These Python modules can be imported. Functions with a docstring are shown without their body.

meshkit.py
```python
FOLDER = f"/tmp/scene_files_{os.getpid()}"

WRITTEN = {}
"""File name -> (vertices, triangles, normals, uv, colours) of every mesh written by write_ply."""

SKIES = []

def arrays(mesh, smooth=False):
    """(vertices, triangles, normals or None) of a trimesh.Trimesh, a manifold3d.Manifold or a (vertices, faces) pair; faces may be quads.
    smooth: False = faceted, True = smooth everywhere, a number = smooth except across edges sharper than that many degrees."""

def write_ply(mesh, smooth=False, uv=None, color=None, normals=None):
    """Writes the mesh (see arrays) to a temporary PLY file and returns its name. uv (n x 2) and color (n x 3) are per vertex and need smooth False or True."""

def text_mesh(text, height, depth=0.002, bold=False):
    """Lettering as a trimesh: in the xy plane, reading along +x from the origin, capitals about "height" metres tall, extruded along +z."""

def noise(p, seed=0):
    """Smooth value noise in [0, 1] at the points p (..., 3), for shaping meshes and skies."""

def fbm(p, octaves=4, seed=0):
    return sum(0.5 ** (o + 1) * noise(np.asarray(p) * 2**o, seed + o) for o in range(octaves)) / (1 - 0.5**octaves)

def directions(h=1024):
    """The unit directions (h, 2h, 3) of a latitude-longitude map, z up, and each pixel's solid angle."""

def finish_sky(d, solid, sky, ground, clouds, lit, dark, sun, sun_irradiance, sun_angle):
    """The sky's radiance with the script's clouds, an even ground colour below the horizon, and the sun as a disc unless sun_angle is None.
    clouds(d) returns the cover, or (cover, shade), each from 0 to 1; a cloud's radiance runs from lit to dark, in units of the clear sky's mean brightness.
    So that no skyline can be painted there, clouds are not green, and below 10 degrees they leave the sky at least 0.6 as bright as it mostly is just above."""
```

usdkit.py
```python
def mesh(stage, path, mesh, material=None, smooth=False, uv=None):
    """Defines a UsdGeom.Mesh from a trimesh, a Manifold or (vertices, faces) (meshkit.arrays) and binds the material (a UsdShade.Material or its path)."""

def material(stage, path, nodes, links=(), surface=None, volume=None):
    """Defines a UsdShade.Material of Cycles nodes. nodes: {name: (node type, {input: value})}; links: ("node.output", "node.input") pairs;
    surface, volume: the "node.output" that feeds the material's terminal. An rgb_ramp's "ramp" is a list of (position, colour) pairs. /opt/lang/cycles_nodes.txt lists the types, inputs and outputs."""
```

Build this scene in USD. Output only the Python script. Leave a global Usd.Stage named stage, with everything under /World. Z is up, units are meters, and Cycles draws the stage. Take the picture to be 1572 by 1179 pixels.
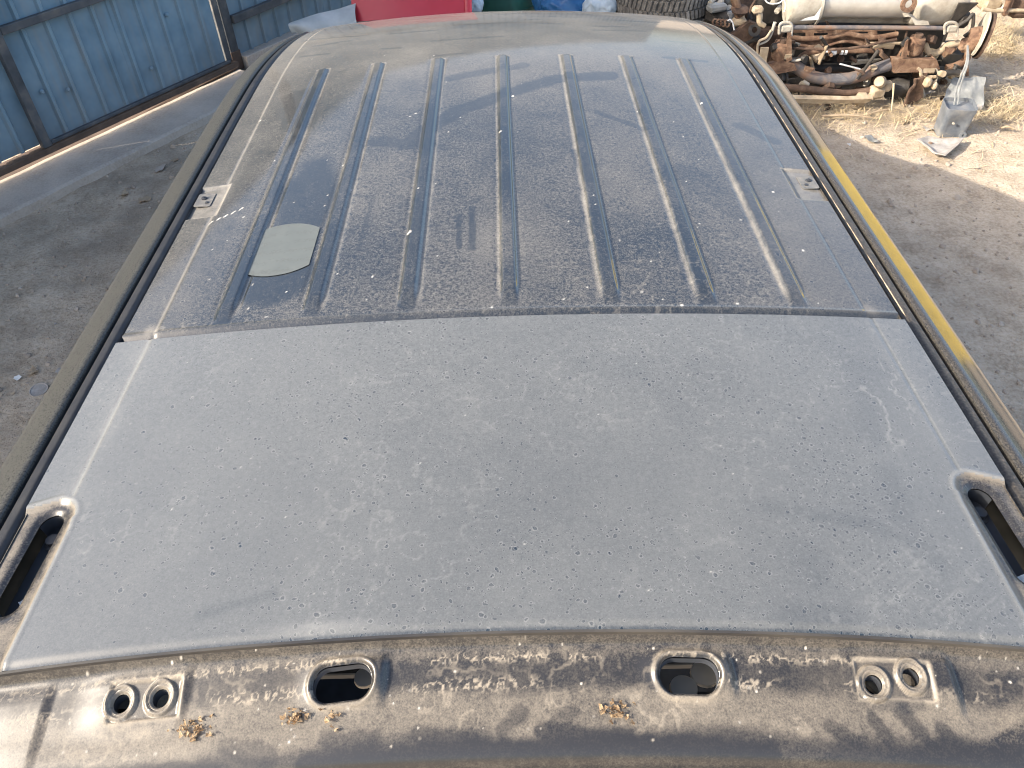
import math, random
import numpy as np, trimesh
from shapely import geometry as sg
from shapely import affinity as sa
from pxr import Usd, UsdGeom, UsdLux, UsdShade, Gf, Sdf, Vt
import usdkit, meshkit

rng = np.random.default_rng(7)
random.seed(7)
PI = math.pi
stage = Usd.Stage.CreateInMemory()
UsdGeom.SetStageUpAxis(stage, UsdGeom.Tokens.z)
UsdGeom.SetStageMetersPerUnit(stage, 1.0)
world = UsdGeom.Xform.Define(stage, '/World')
stage.SetDefaultPrim(world.GetPrim())
UsdGeom.Scope.Define(stage, '/World/Looks')

# ------------------------------------------------------------------ camera, sky, sun, exposure
FPX, PW, PH = 1187.0, 1572, 1179
ZR = 1.60                                    # height of the roof's crown above the ground
CAM = np.array([0, 0, ZR + .715])
PITCH, ROLL = math.radians(43.4), math.radians(1.7)
fw = np.array([0, math.cos(PITCH), -math.sin(PITCH)])
r0 = np.array([1., 0, 0]); u0 = np.cross(r0, fw)
rt = math.cos(ROLL) * r0 - math.sin(ROLL) * u0
up = math.cos(ROLL) * u0 + math.sin(ROLL) * r0
cam = UsdGeom.Camera.Define(stage, '/World/camera')
cam.CreateHorizontalApertureAttr(36.0)
cam.CreateVerticalApertureAttr(27.0)
cam.CreateFocalLengthAttr(36.0 * FPX / PW)
cam.CreateClippingRangeAttr(Gf.Vec2f(.02, 2000))
m4 = np.eye(4); m4[0, :3] = rt; m4[1, :3] = up; m4[2, :3] = -fw; m4[3, :3] = CAM
cam.AddTransformOp().Set(Gf.Matrix4d(m4.tolist()))
EXPOSURE = 1.24
cam.CreateExposureAttr(EXPOSURE)

SUN_EL, SHADOW_AZ = math.radians(28), math.radians(18)
to_sun = np.array([-math.cos(SHADOW_AZ) * math.cos(SUN_EL), -math.sin(SHADOW_AZ) * math.cos(SUN_EL), math.sin(SUN_EL)])
SUN_I, SKY_S = .90, .15
sun = UsdLux.DistantLight.Define(stage, '/World/sun')
sun.CreateIntensityAttr(SUN_I); sun.CreateAngleAttr(.53); sun.CreateNormalizeAttr(True)
sun.CreateColorAttr(Gf.Vec3f(1.0, .91, .78))
zx = np.cross([0, 0, 1], to_sun); zx /= np.linalg.norm(zx); zy = np.cross(to_sun, zx)
m4 = np.eye(4); m4[0, :3] = zx; m4[1, :3] = zy; m4[2, :3] = to_sun
sun.AddTransformOp().Set(Gf.Matrix4d(m4.tolist()))
dome = UsdLux.DomeLight.Define(stage, '/World/sky')
sky_m = usdkit.material(stage, '/World/Looks/sky', {
    't': ('sky_texture', {'sky_type': 'single_scattering', 'sun_disc': False, 'sun_elevation': SUN_EL,
                          'sun_rotation': math.atan2(to_sun[0], to_sun[1]), 'altitude': 100.0, 'air_density': 1.0,
                          'aerosol_density': 4.0, 'ozone_density': 1.0}),
    'b': ('background_shader', {'strength': SKY_S})}, [('t.color', 'b.color')], surface='b.background')
UsdShade.MaterialBindingAPI.Apply(dome.GetPrim()).Bind(sky_m)


# ------------------------------------------------------------------ helpers: pixels of the photograph to points of the place
def ray(u, v):
    d = fw * FPX + rt * (u - PW / 2) - up * (v - PH / 2)
    return d / np.linalg.norm(d)
def aty(u, v, y):
    d = ray(u, v); return CAM + d * (y / d[1])
def atz(u, v, z=0.):
    d = ray(u, v); return CAM + d * ((z - CAM[2]) / d[2])

# ------------------------------------------------------------------ helpers: scene graph
used = {}
def numbered(parent, name):
    k = (parent, name); n = used.get(k, 0); used[k] = n + 1
    return f'{parent}/{name}' if n == 0 else f'{parent}/{name}_{n:03d}'
def tag(p, label=None, cat=None, group=None, kind=None):
    for k, v in (('label', label), ('category', cat), ('group', group), ('kind', kind)):
        if v: p.SetCustomDataByKey(k, v)
    return p
def thing(name, label, cat, group=None, loc=None, rotz=0):
    x = UsdGeom.Xform.Define(stage, numbered('/World', name))
    if loc is not None:
        x.AddTranslateOp().Set(Gf.Vec3d(*map(float, loc)))
        if rotz: x.AddRotateZOp().Set(math.degrees(rotz))
    return tag(x.GetPrim(), label, cat, group)
def path_of(parent):
    return '/World' if parent is None else str(parent.GetPath())
def part(name, mesh, mat, parent=None, smooth=35, label=None):
    m = usdkit.mesh(stage, numbered(path_of(parent), name), mesh, mat, smooth=smooth)
    return tag(m.GetPrim(), label)
def raw(name, v, f, mat, parent=None, n=None, attrs=None, label=None):
    f = np.asarray(f)
    ids, inv = np.unique(f.ravel(), return_inverse=True)
    f = inv.reshape(f.shape); v = np.asarray(v)[ids]
    m = UsdGeom.Mesh.Define(stage, numbered(path_of(parent), name))
    m.CreatePointsAttr(Vt.Vec3fArray.FromNumpy(v.astype(np.float32)))
    m.CreateFaceVertexCountsAttr(Vt.IntArray.FromNumpy(np.full(len(f), f.shape[1], np.int32)))
    m.CreateFaceVertexIndicesAttr(Vt.IntArray.FromNumpy(f.astype(np.int32).ravel()))
    m.CreateSubdivisionSchemeAttr('none')
    if n is not None:
        m.CreateNormalsAttr(Vt.Vec3fArray.FromNumpy(np.asarray(n)[ids].astype(np.float32))); m.SetNormalsInterpolation('vertex')
    for k, a in (attrs or {}).items():
        UsdGeom.PrimvarsAPI(m).CreatePrimvar(k, Sdf.ValueTypeNames.FloatArray, 'vertex').Set(Vt.FloatArray.FromNumpy(np.asarray(a)[ids].astype(np.float32)))
    UsdShade.MaterialBindingAPI.Apply(m.GetPrim()).Bind(mat)
    return tag(m.GetPrim(), label)
cat_ = trimesh.util.concatenate

# ------------------------------------------------------------------ helpers: shapes
def smooth_path(p, n=6):
    p = np.asarray(p, float)
    if len(p) < 3: return p
    q = np.vstack([2 * p[0] - p[1], p, 2 * p[-1] - p[-2]]); out = []
    for i in range(1, len(q) - 2):
        a, b, c, d = q[i - 1:i + 3]
        for t in np.linspace(0, 1, n, endpoint=False):
            out.append(.5 * (2 * b + (c - a) * t + (2 * a - 5 * b + 4 * c - d) * t * t + (3 * b - a - 3 * c + d) * t ** 3))
    return np.array(out + [p[-1]])
def tube(p, r, sides=10, n=5, caps=True, flat=1.0):
    p = smooth_path(p, n); m = len(p)
    rr = np.interp(np.linspace(0, 1, m), np.linspace(0, 1, np.size(r)), np.atleast_1d(r)) if np.size(r) > 1 else np.full(m, float(r))
    tg = np.gradient(p, axis=0); tg /= np.maximum(np.linalg.norm(tg, axis=1, keepdims=True), 1e-9)
    ref = np.array([0, 0, 1.]) if abs(tg[0][2]) < .9 else np.array([0, 1., 0])
    v = []; e = np.cross(tg[0], ref)
    for i in range(m):
        e = e - tg[i] * (e @ tg[i]); e /= np.linalg.norm(e); b = np.cross(tg[i], e)
        for k in range(sides):
            a = 2 * PI * k / sides
            v.append(p[i] + rr[i] * (math.cos(a) * e + math.sin(a) * b * flat))
    f = []
    for i in range(m - 1):
        for k in range(sides):
            a, b2 = i * sides + k, i * sides + (k + 1) % sides
            f += [(a, b2, b2 + sides), (a, b2 + sides, a + sides)]
    if caps:
        v += [p[0], p[-1]]; c0, c1 = len(v) - 2, len(v) - 1
        for k in range(sides):
            f += [(c0, (k + 1) % sides, k), (c1, (m - 1) * sides + k, (m - 1) * sides + (k + 1) % sides)]
    return trimesh.Trimesh(np.array(v), np.array(f), process=False)
def frame(xa, ya, o):
    xa = np.asarray(xa, float); xa /= np.linalg.norm(xa)
    ya = np.asarray(ya, float); ya = ya - xa * (xa @ ya); ya /= np.linalg.norm(ya)
    T = np.eye(4); T[:3, 0] = xa; T[:3, 1] = ya; T[:3, 2] = np.cross(xa, ya); T[:3, 3] = o
    return T
def box(sx, sy, sz, c=(0, 0, 0), rot=None, ch=.0):
    ch = ch or min(sx, sy, sz) * .12
    h = np.array([sx, sy, sz]) / 2; pts = []
    for a in (-1, 1):
        for b in (-1, 1):
            for d in (-1, 1):
                s = np.array([a, b, d])
                for k in range(3):
                    q = h - ch; q[k] = h[k]; pts.append(q * s)
    m = trimesh.convex.convex_hull(np.array(pts))
    if rot is not None: m.apply_transform(rot)
    m.apply_translation(c); return m
def rotz(a): return trimesh.transformations.rotation_matrix(a, [0, 0, 1])
def roty(a): return trimesh.transformations.rotation_matrix(a, [0, 1, 0])
def rotx(a): return trimesh.transformations.rotation_matrix(a, [1, 0, 0])
def plate(poly, th, T):
    m = trimesh.creation.extrude_polygon(poly, th, engine='earcut'); m.apply_translation([0, 0, -th / 2]); m.apply_transform(T); return m
def lathe(prof, n=32, T=None):
    m = trimesh.creation.revolve(np.array(prof), sections=n)
    if T is not None: m.apply_transform(T)
    return m
def cyl(p0, p1, r, sides=18):
    return tube([p0, p1], r, sides)
def axis_T(o, ax):
    ax = np.asarray(ax, float); ax /= np.linalg.norm(ax)
    a = np.cross([0, 0, 1], ax) if abs(ax[2]) < .95 else np.array([1., 0, 0])
    T = frame(a, np.cross(ax, a), o); T[:3, 2] = ax; return T
def grid_faces(nr, nc, flip=False):
    i, j = np.meshgrid(np.arange(nr - 1), np.arange(nc - 1), indexing='ij')
    a = (i * nc + j).ravel(); f = np.stack([a, a + 1, a + nc + 1, a + nc], 1)
    return f[:, ::-1] if flip else f
def grid_normals(P):
    du = np.gradient(P, axis=1); dv = np.gradient(P, axis=0)
    n = np.cross(du, dv); n /= np.maximum(np.linalg.norm(n, axis=2, keepdims=True), 1e-12); return n
def sheet_mesh(P, th):
    """A grid of points given thickness th along its normals, closed."""
    n = grid_normals(P); nr, nc = P.shape[:2]; A = P.reshape(-1, 3); B = (P - n * th).reshape(-1, 3); N = len(A)
    f = grid_faces(nr, nc); fs = [f, f[:, ::-1] + N]
    ring = list(range(nc)) + [i * nc + nc - 1 for i in range(1, nr)] + [(nr - 1) * nc + j for j in range(nc - 2, -1, -1)] + [i * nc for i in range(nr - 2, 0, -1)]
    r = np.array(ring); r2 = np.roll(r, -1)
    fs.append(np.stack([r, r + N, r2 + N, r2], 1))
    q = np.vstack(fs); tri = np.vstack([q[:, [0, 1, 2]], q[:, [0, 2, 3]]])
    return trimesh.Trimesh(np.vstack([A, B]), tri, process=False)
def crumple(m, amp, scale, seed=0):
    m = m.copy(); v = m.vertices
    for k in range(3):
        m.vertices[:, k] += amp * (meshkit.fbm(v * scale + 10 * k, 3, seed + k) - .5) * 2
    return m
def sstep(a, b, x):
    t = np.clip((x - a) / (b - a), 0, 1); return t * t * (3 - 2 * t)
def fb(x, y, s, oct=4, seed=0, sy=None):
    sy = s if sy is None else sy
    return meshkit.fbm(np.stack([x * s, y * sy, np.zeros_like(x)], -1), oct, seed)
def segdist(x, y, pts):
    d = np.full(x.shape, 1e9)
    for (ax, ay), (bx, by) in zip(pts[:-1], pts[1:]):
        L = (bx - ax) ** 2 + (by - ay) ** 2
        t = np.clip(((x - ax) * (bx - ax) + (y - ay) * (by - ay)) / max(L, 1e-12), 0, 1)
        d = np.minimum(d, np.hypot(x - ax - t * (bx - ax), y - ay - t * (by - ay)))
    return d

# ------------------------------------------------------------------ materials
class MB:
    """Collects shader nodes; every call returns 'node.output'."""
    def __init__(self, name): self.name, self.n, self.l = name, {}, []
    def add(self, kind, out, **inp):
        k = f'{kind}_{len(self.n)}'; c = {}
        for a, b in inp.items():
            if isinstance(b, str) and '.' in b: self.l.append((b, f'{k}.{a}'))
            else: c[a] = b
        self.n[k] = (kind, c); return f'{k}.{out}'
    def math(self, op, a, b=0., c=0., clamp=False): return self.add('math', 'value', math_type=op, value1=a, value2=b, value3=c, use_clamp=clamp)
    def mul(self, a, b): return self.math('multiply', a, b)
    def sum(self, a, b, clamp=False): return self.math('add', a, b, clamp=clamp)
    def sub(self, a, b, clamp=False): return self.math('subtract', a, b, clamp=clamp)
    def mix(self, f, a, b): return self.add('mix_color', 'result', fac=f, a=a, b=b)
    def rng(self, v, a, b, c=0., d=1.): return self.add('map_range', 'result', value=v, from_min=a, from_max=b, to_min=c, to_max=d, clamp=True)
    def noise(self, vec, scale, detail=3., rough=.5, dist=0., out='fac'): return self.add('noise_texture', out, vector=vec, scale=float(scale), detail=float(detail), roughness=rough, distortion=dist)
    def ramp(self, f, stops): return self.add('rgb_ramp', 'color', fac=f, ramp=stops)
    def pos(self): return self.add('geometry', 'position')
    def attr(self, a): return self.add('attribute', 'fac', attribute=a)
    def bump(self, h, strength, dist): return self.add('bump', 'normal', height=h, strength=strength, distance=dist)
    def make(self, surf): return usdkit.material(stage, f'/World/Looks/{self.name}', self.n, self.l, surface=surf)

M = {}
def dusty_paint(name, paint, dust, rough=(.2, .6), spots=True, bump=.25, ior=1.95, gk=1.9):
    b = MB(name); p = b.pos()
    d, g, w = b.attr('dust'), b.attr('grain'), b.attr('white')
    n1 = b.noise(p, 520, 2, .6); n2 = b.noise(p, 170, 4, .65)
    gr = b.sub(b.sum(b.mul(n1, .7), b.mul(n2, .5)), .6)
    m = b.sum(d, b.mul(gr, b.mul(g, gk)))
    if spots:
        s = b.attr('spots')
        wv = b.add('noise_texture', 'color', vector=p, scale=140.0, detail=2.0)
        pw = b.add('vector_math', 'vector', math_type='multiply_add', vector1=wv, vector2=(.006, .006, .006), vector3=p)
        for sc, rad in ((75., .26), (130., .33), (190., .36), (300., .36)):
            dist = b.add('voronoi_texture', 'distance', vector=pw, scale=sc, dimensions='2D', feature='f1')
            col = b.add('voronoi_texture', 'color', vector=pw, scale=sc, dimensions='2D', feature='f1')
            sep = b.add('separate_color', 'r', color=col); k = sep.split('.')[0]
            r = b.mul(b.math('power', f'{k}.r', 1.6), rad)
            on = b.math('less_than', f'{k}.g', b.mul(s, 1.0))
            e = b.sub(dist, r)
            ring = b.mul(b.rng(b.math('absolute', e), 0., .075, 1., 0.), on)
            ins = b.mul(b.rng(e, -.06, -.02, 1., 0.), on)
            m = b.sum(m, b.sub(b.mul(ring, .17), b.mul(ins, .13)))
    m = b.math('multiply', m, 1.0, clamp=True)
    tone = b.mix(b.noise(p, 9, 3), tuple(np.array(dust) * .92), tuple(np.array(dust) * 1.08))
    ro = b.rng(m, 0., .75, rough[0], rough[1])
    nm = b.bump(b.sum(b.mul(n1, .6), m), bump, .0012)
    coat = b.add('principled_bsdf', 'BSDF', base_color=paint, roughness=ro, ior=ior)
    film = b.add('diffuse_bsdf', 'BSDF', color=b.mix(w, tone, (.78, .76, .70)), normal=nm)
    M[name] = b.make(b.add('mix_closure', 'closure', fac=b.math('maximum', m, w), closure1=coat, closure2=film))
DUST_G, DUST_T = (.305, .31, .305), (.335, .295, .24)
dusty_paint('roof_paint', (.012, .018, .024), DUST_G, rough=(.05, .16))
dusty_paint('front_paint', (.012, .016, .021), (.30, .284, .256), rough=(.05, .16), gk=1.25, ior=1.85)
dusty_paint('header_paint', (.016, .016, .017), DUST_T, rough=(.26, .5), spots=False, bump=.4, ior=1.65, gk=1.5)

def simple(name, stops, scale=8., rough=.8, detail=5., bumps=0., bscale=60., metallic=0., spec=.5, dist=.0, rough2=None, obj=True):
    b = MB(name); p = b.add('texture_coordinate', 'object') if obj else b.pos()
    n = b.noise(p, scale, detail, .6, dist)
    col = b.ramp(n, stops) if len(stops) > 1 else stops[0][1]
    kw = {}
    if bumps: kw['normal'] = b.bump(b.noise(p, bscale, 4, .6), bumps, .01)
    ro = rough if rough2 is None else b.rng(n, .35, .65, rough, rough2)
    M[name] = b.make(b.add('principled_bsdf', 'BSDF', base_color=col, roughness=ro, metallic=metallic, specular_ior_level=spec, **kw))
simple('rubber_black', [(.3, (.012, .013, .016)), (.75, (.035, .034, .033))], 30, .42, bumps=.1)
simple('channel_dusty', [(.35, (.016, .015, .014)), (.55, (.05, .044, .037)), (.75, (.12, .10, .08))], 300, .42, detail=6)
simple('rail_dusty', [(.30, (.014, .014, .014)), (.5, (.036, .036, .032)), (.72, (.078, .075, .065))], 420, .24, detail=6, rough2=.5)
simple('rail_dark', [(.36, (.014, .014, .015)), (.55, (.05, .046, .04)), (.75, (.12, .105, .085))], 520, .06, detail=6, rough2=.16)
simple('trim_gloss', [(.3, (.01, .01, .011)), (.8, (.03, .028, .026))], 18, .06, rough2=.14)
simple('body_black', [(.3, (.012, .012, .014)), (.7, (.06, .055, .048))], 6, .3)
simple('glass_dark', [(.3, (.015, .018, .02)), (.7, (.03, .033, .035))], 3, .08)
simple('inner_dark', [(.3, (.015, .017, .02)), (.7, (.04, .045, .055))], 20, .5)
simple('inner_grey', [(.3, (.56, .53, .46)), (.7, (.68, .65, .56))], 20, .7)
simple('pad_metal', [(.3, (.07, .075, .08)), (.6, (.15, .145, .135)), (.8, (.24, .22, .19))], 120, .45)
simple('steel_bare', [(.3, (.35, .36, .37)), (.7, (.5, .5, .5))], 30, .35, metallic=.8)
simple('sticker_grey', [(.35, (.30, .335, .325)), (.65, (.39, .42, .40))], 30, .7, detail=7)
simple('rust', [(.25, (.045, .028, .019)), (.42, (.125, .068, .042)), (.56, (.22, .135, .085)), (.75, (.34, .25, .175))], 14, .85, 6, .6, 90, dist=.6)
simple('rust_dark', [(.25, (.025, .018, .014)), (.5, (.08, .048, .032)), (.75, (.20, .13, .09))], 12, .85, 6, .6, 80, dist=.5)
simple('rust_grey', [(.30, (.24, .13, .075)), (.47, (.20, .155, .13)), (.62, (.10, .10, .11)), (.8, (.30, .27, .25))], 9, .6, 6, .4, 90, dist=.8)
simple('dusty_metal', [(.3, (.28, .245, .195)), (.55, (.42, .385, .32)), (.8, (.52, .485, .42))], 10, .6, 6, .3, 70)
simple('beige_metal', [(.3, (.27, .205, .13)), (.6, (.45, .36, .25)), (.8, (.50, .42, .32))], 16, .75, 6, .4, 80)
simple('muffler_shine', [(.3, (.50, .47, .41)), (.7, (.66, .63, .57))], 8, .42, 5, .15, 60, metallic=.5)
simple('grease_black', [(.3, (.012, .012, .012)), (.65, (.05, .043, .036)), (.8, (.15, .12, .09))], 14, .6, 6, .4, 70)
simple('tyre', [(.28, (.06, .056, .05)), (.5, (.17, .155, .135)), (.75, (.32, .29, .245))], 18, .9, 6, .3, 150)
simple('red_paint', [(.3, (.55, .030, .045)), (.7, (.60, .045, .065))], 5, .32)
simple('white_plastic', [(.3, (.40, .42, .41)), (.7, (.58, .59, .57))], 7, .45, 5, .1, 60)
simple('grey_plastic', [(.3, (.08, .095, .115)), (.5, (.14, .155, .175)), (.75, (.27, .26, .235))], 11, .42, 6, .15, 60)
simple('film_grey', [(.3, (.16, .165, .16)), (.6, (.27, .275, .265)), (.8, (.42, .41, .38))], 12, .35, 6, .3, 40)
simple('tray_pale', [(.3, (.25, .23, .205)), (.6, (.37, .345, .32)), (.8, (.48, .455, .43))], 20, .7, 6, .4, 60)
simple('white_bits', [(.3, (.62, .62, .60)), (.7, (.78, .78, .76))], 30, .7)
simple('cyan_bits', [(.3, (.12, .42, .58)), (.7, (.25, .58, .72))], 30, .6)
simple('blue_tarp', [(.3, (.015, .09, .24)), (.7, (.035, .15, .34))], 12, .4, 5, .3, 30)
simple('green_paint', [(.3, (.012, .07, .055)), (.7, (.03, .13, .10))], 8, .4)
simple('pale_bag', [(.3, (.36, .44, .50)), (.7, (.55, .62, .66))], 12, .4, 5, .4, 40)
simple('straw', [(.2, (.36, .27, .15)), (.5, (.54, .43, .27)), (.8, (.64, .55, .40))], 9, .8)
simple('dry_leaf', [(.25, (.25, .15, .08)), (.5, (.46, .34, .21)), (.75, (.62, .50, .35))], 120, .8)
simple('stone', [(.2, (.22, .18, .14)), (.5, (.36, .30, .24)), (.8, (.50, .45, .39))], 5, .9, 5, .3, 60, obj=False)
simple('wood_grey', [(.2, (.22, .16, .10)), (.6, (.40, .31, .21)), (.8, (.50, .42, .31))], 25, .85, 6, .4, 60)
simple('steel_frame', [(.25, (.030, .034, .040)), (.55, (.075, .080, .085)), (.70, (.13, .12, .11)), (.85, (.20, .15, .11))], 9, .6, 6, .2, 80, obj=False)
simple('steel_brown', [(.25, (.05, .032, .022)), (.55, (.10, .065, .045)), (.8, (.17, .12, .09))], 9, .8, 6, .3, 60, obj=False)
simple('yellow_paint', [(.3, (.46, .35, .06)), (.7, (.58, .45, .11))], 2, .45)
b = MB('fence_blue'); p = b.pos()
st = b.noise(b.add('mapping', 'vector', vector=p, scale=(9., 9., .8)), 1.6, 5, .6)
col = b.ramp(b.noise(p, 5, 6, .6), [(.25, (.12, .20, .255)), (.5, (.175, .27, .335)), (.75, (.235, .33, .385))])
col = b.mix(b.rng(st, .5, .72, 0, .65), col, (.24, .255, .25))
zz = b.add('separate_xyz', 'z', vector=p)
col = b.mix(b.mul(b.rng(zz, .1, .55, .55, .0), b.noise(p, 12, 5)), col, (.17, .15, .12))
M['fence_blue'] = b.make(b.add('principled_bsdf', 'BSDF', base_color=col, roughness=b.rng(st, .4, .7, .34, .6), normal=b.bump(b.noise(p, 25, 4), .12, .01)))
b = MB('dirt'); p = b.pos()
n1, n2, n3 = b.noise(p, .9, 5, .6), b.noise(p, 7, 6, .65), b.noise(p, 60, 5, .6)
col = b.ramp(b.sum(b.mul(n2, .5), b.mul(n3, .5)), [(.37, (.34, .27, .195)), (.5, (.50, .41, .31)), (.63, (.60, .51, .40))])
xx = b.add('separate_xyz', 'x', vector=p)
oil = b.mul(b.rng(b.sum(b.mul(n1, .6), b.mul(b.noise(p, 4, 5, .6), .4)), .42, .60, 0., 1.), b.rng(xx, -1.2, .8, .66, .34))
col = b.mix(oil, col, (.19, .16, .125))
vo = b.add('voronoi_texture', 'distance', vector=p, scale=55., feature='f1')
pe = b.rng(vo, .05, .22, 1., 0.)
col = b.mix(b.mul(pe, b.rng(b.noise(p, 14, 3), .5, .65, 0., .7)), col, (.52, .46, .38))
M['dirt'] = b.make(b.add('principled_bsdf', 'BSDF', base_color=col, roughness=.95, specular_ior_level=.2, normal=b.bump(b.sum(b.mul(n3, .8), b.mul(pe, .5)), .7, .02)))
b = MB('concrete'); p = b.pos()
col = b.ramp(b.sum(b.mul(b.noise(p, 4, 6, .6), .6), b.mul(b.noise(p, 70, 4, .6), .4)), [(.3, (.30, .26, .22)), (.5, (.44, .39, .335)), (.7, (.53, .48, .42))])
M['concrete'] = b.make(b.add('principled_bsdf', 'BSDF', base_color=col, roughness=.9, specular_ior_level=.25, normal=b.bump(b.noise(p, 90, 5, .6), .4, .006)))

# ------------------------------------------------------------------ the ground
def ground_z(x, y):
    z = .030 * (fb(x, y, .9, 3, 3) - .5) + .022 * (fb(x, y, 5., 4, 5) - .5) + .010 * (fb(x, y, 22., 3, 9) - .5)
    return z
gx = np.unique(np.concatenate([np.arange(-9, -3.2, .06), np.arange(-3.2, 4.6, .02), np.arange(4.6, 10, .06)]))
gy = np.unique(np.concatenate([np.arange(-5, .4, .06), np.arange(.4, 7.5, .022), np.arange(7.5, 16, .06)]))
X, Y = np.meshgrid(gx, gy)
Z = ground_z(X, Y)
edge = np.minimum.reduce([X - gx[0], gx[-1] - X, Y - gy[0], gy[-1] - Y])
Z = Z - .09 * (1 - sstep(0, .8, edge))
P = np.stack([X, Y, Z], -1)
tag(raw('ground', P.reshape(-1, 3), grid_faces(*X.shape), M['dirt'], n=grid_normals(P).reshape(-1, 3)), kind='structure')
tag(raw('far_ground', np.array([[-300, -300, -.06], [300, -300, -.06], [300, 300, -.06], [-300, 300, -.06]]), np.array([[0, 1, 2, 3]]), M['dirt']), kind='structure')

# ------------------------------------------------------------------ gate and fence
G = np.array([.541, .841, 0]); N = np.array([.841, -.541, 0])
def fp(a, d, z, base=-4.92):                 # a: metres along the fence away from the camera, d: in front of its face
    return G * a + N * (base + d) + np.array([0, 0, z])
A_of = lambda p: float(p @ G)
def corrugated(a0, a1, z0, z1, d, base, pitch=.155, depth=.016, seed=0):
    a = [a0]; h = [0.]
    k = math.ceil(a0 / pitch)
    while k * pitch < a1:
        c = k * pitch
        for o, hh in ((-.020, 0), (-.009, 1), (.009, 1), (.020, 0)):
            if a0 < c + o < a1: a.append(c + o); h.append(hh * depth)
        k += 1
    a.append(a1); h.append(0.); a, h = np.array(a), np.array(h)
    zs = np.linspace(z0, z1, 26); AA, ZZ = np.meshgrid(a, zs)
    dent = .010 * (fb(AA + seed, ZZ, 2.3, 3, seed) - .5)
    P = G * AA[..., None] + N * (base + d + h[None, :, None] + dent[..., None]) + np.array([0, 0, 1.]) * ZZ[..., None]
    return sheet_mesh(P, .0015)
def fbox(a0, a1, d0, d1, z0, z1, base=-4.92):
    T = np.eye(4); T[:3, 0] = G; T[:3, 1] = N; T[:3, 2] = [0, 0, 1]
    return box(a1 - a0, d1 - d0, z1 - z0, fp((a0 + a1) / 2, (d0 + d1) / 2, (z0 + z1) / 2, base), rot=T, ch=.003)
def aof(u, v, z):                            # a of the gate's face seen at that pixel
    d = ray(u, v); t = (-4.92 - CAM @ N) / (d @ N); p = CAM + d * t; return float(p @ G), float(p[2])
aL = (aof(0, 83, 0)[0] + aof(60, 240, 0)[0]) / 2; aL2 = (aof(18, 85, 0)[0] + aof(72, 235, 0)[0]) / 2
aS = (aof(350, 100, 0)[0] + aof(319, 0, 0)[0]) / 2; aP = aof(372, 110, 0)[0]
zT = aof(130, 0, 0)[1]
GH = 3.4
gate = thing('sliding_gate', 'blue corrugated metal gate with dark steel frame and daylight under it', 'gate')
GB = .10
w = aS - aL2
xs = np.linspace(aL2 - .02, aS - .006, 3)
for i in range(2): part('corrugated_sheet', corrugated(xs[i] - (.02 if i else 0), xs[i + 1], GB + .05, GH - .05, .004 * i, -4.92, seed=i), M['fence_blue'], gate, False)
x = aL + .03
for i in range(7):
    part('corrugated_sheet', corrugated(x - 1.05, x, GB + .05, GH - .05, .003 * (i % 2), -4.92, seed=5 + i), M['fence_blue'], gate, False); x -= 1.03
for a0 in (aL, aL - 1.45, aL - 2.9, aL - 4.35, aL - 5.8): part('frame_post', fbox(a0, a0 + aL2 - aL, .02, .06, GB + .04, GH), M['steel_frame'], gate)
part('frame_post', fbox(aS + .004, aS + .056, -.03, .010, GB + .04, GH), M['steel_frame'], gate)
part('top_rail', fbox(aL - 7.2, aS, .0205, .058, GH - .05, GH), M['steel_frame'], gate)
for z in (zT, zT + .95): part('cross_rail', fbox(aL2 + .002, aS + .010, .022, .056, z - .022, z + .022), M['steel_frame'], gate)
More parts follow.
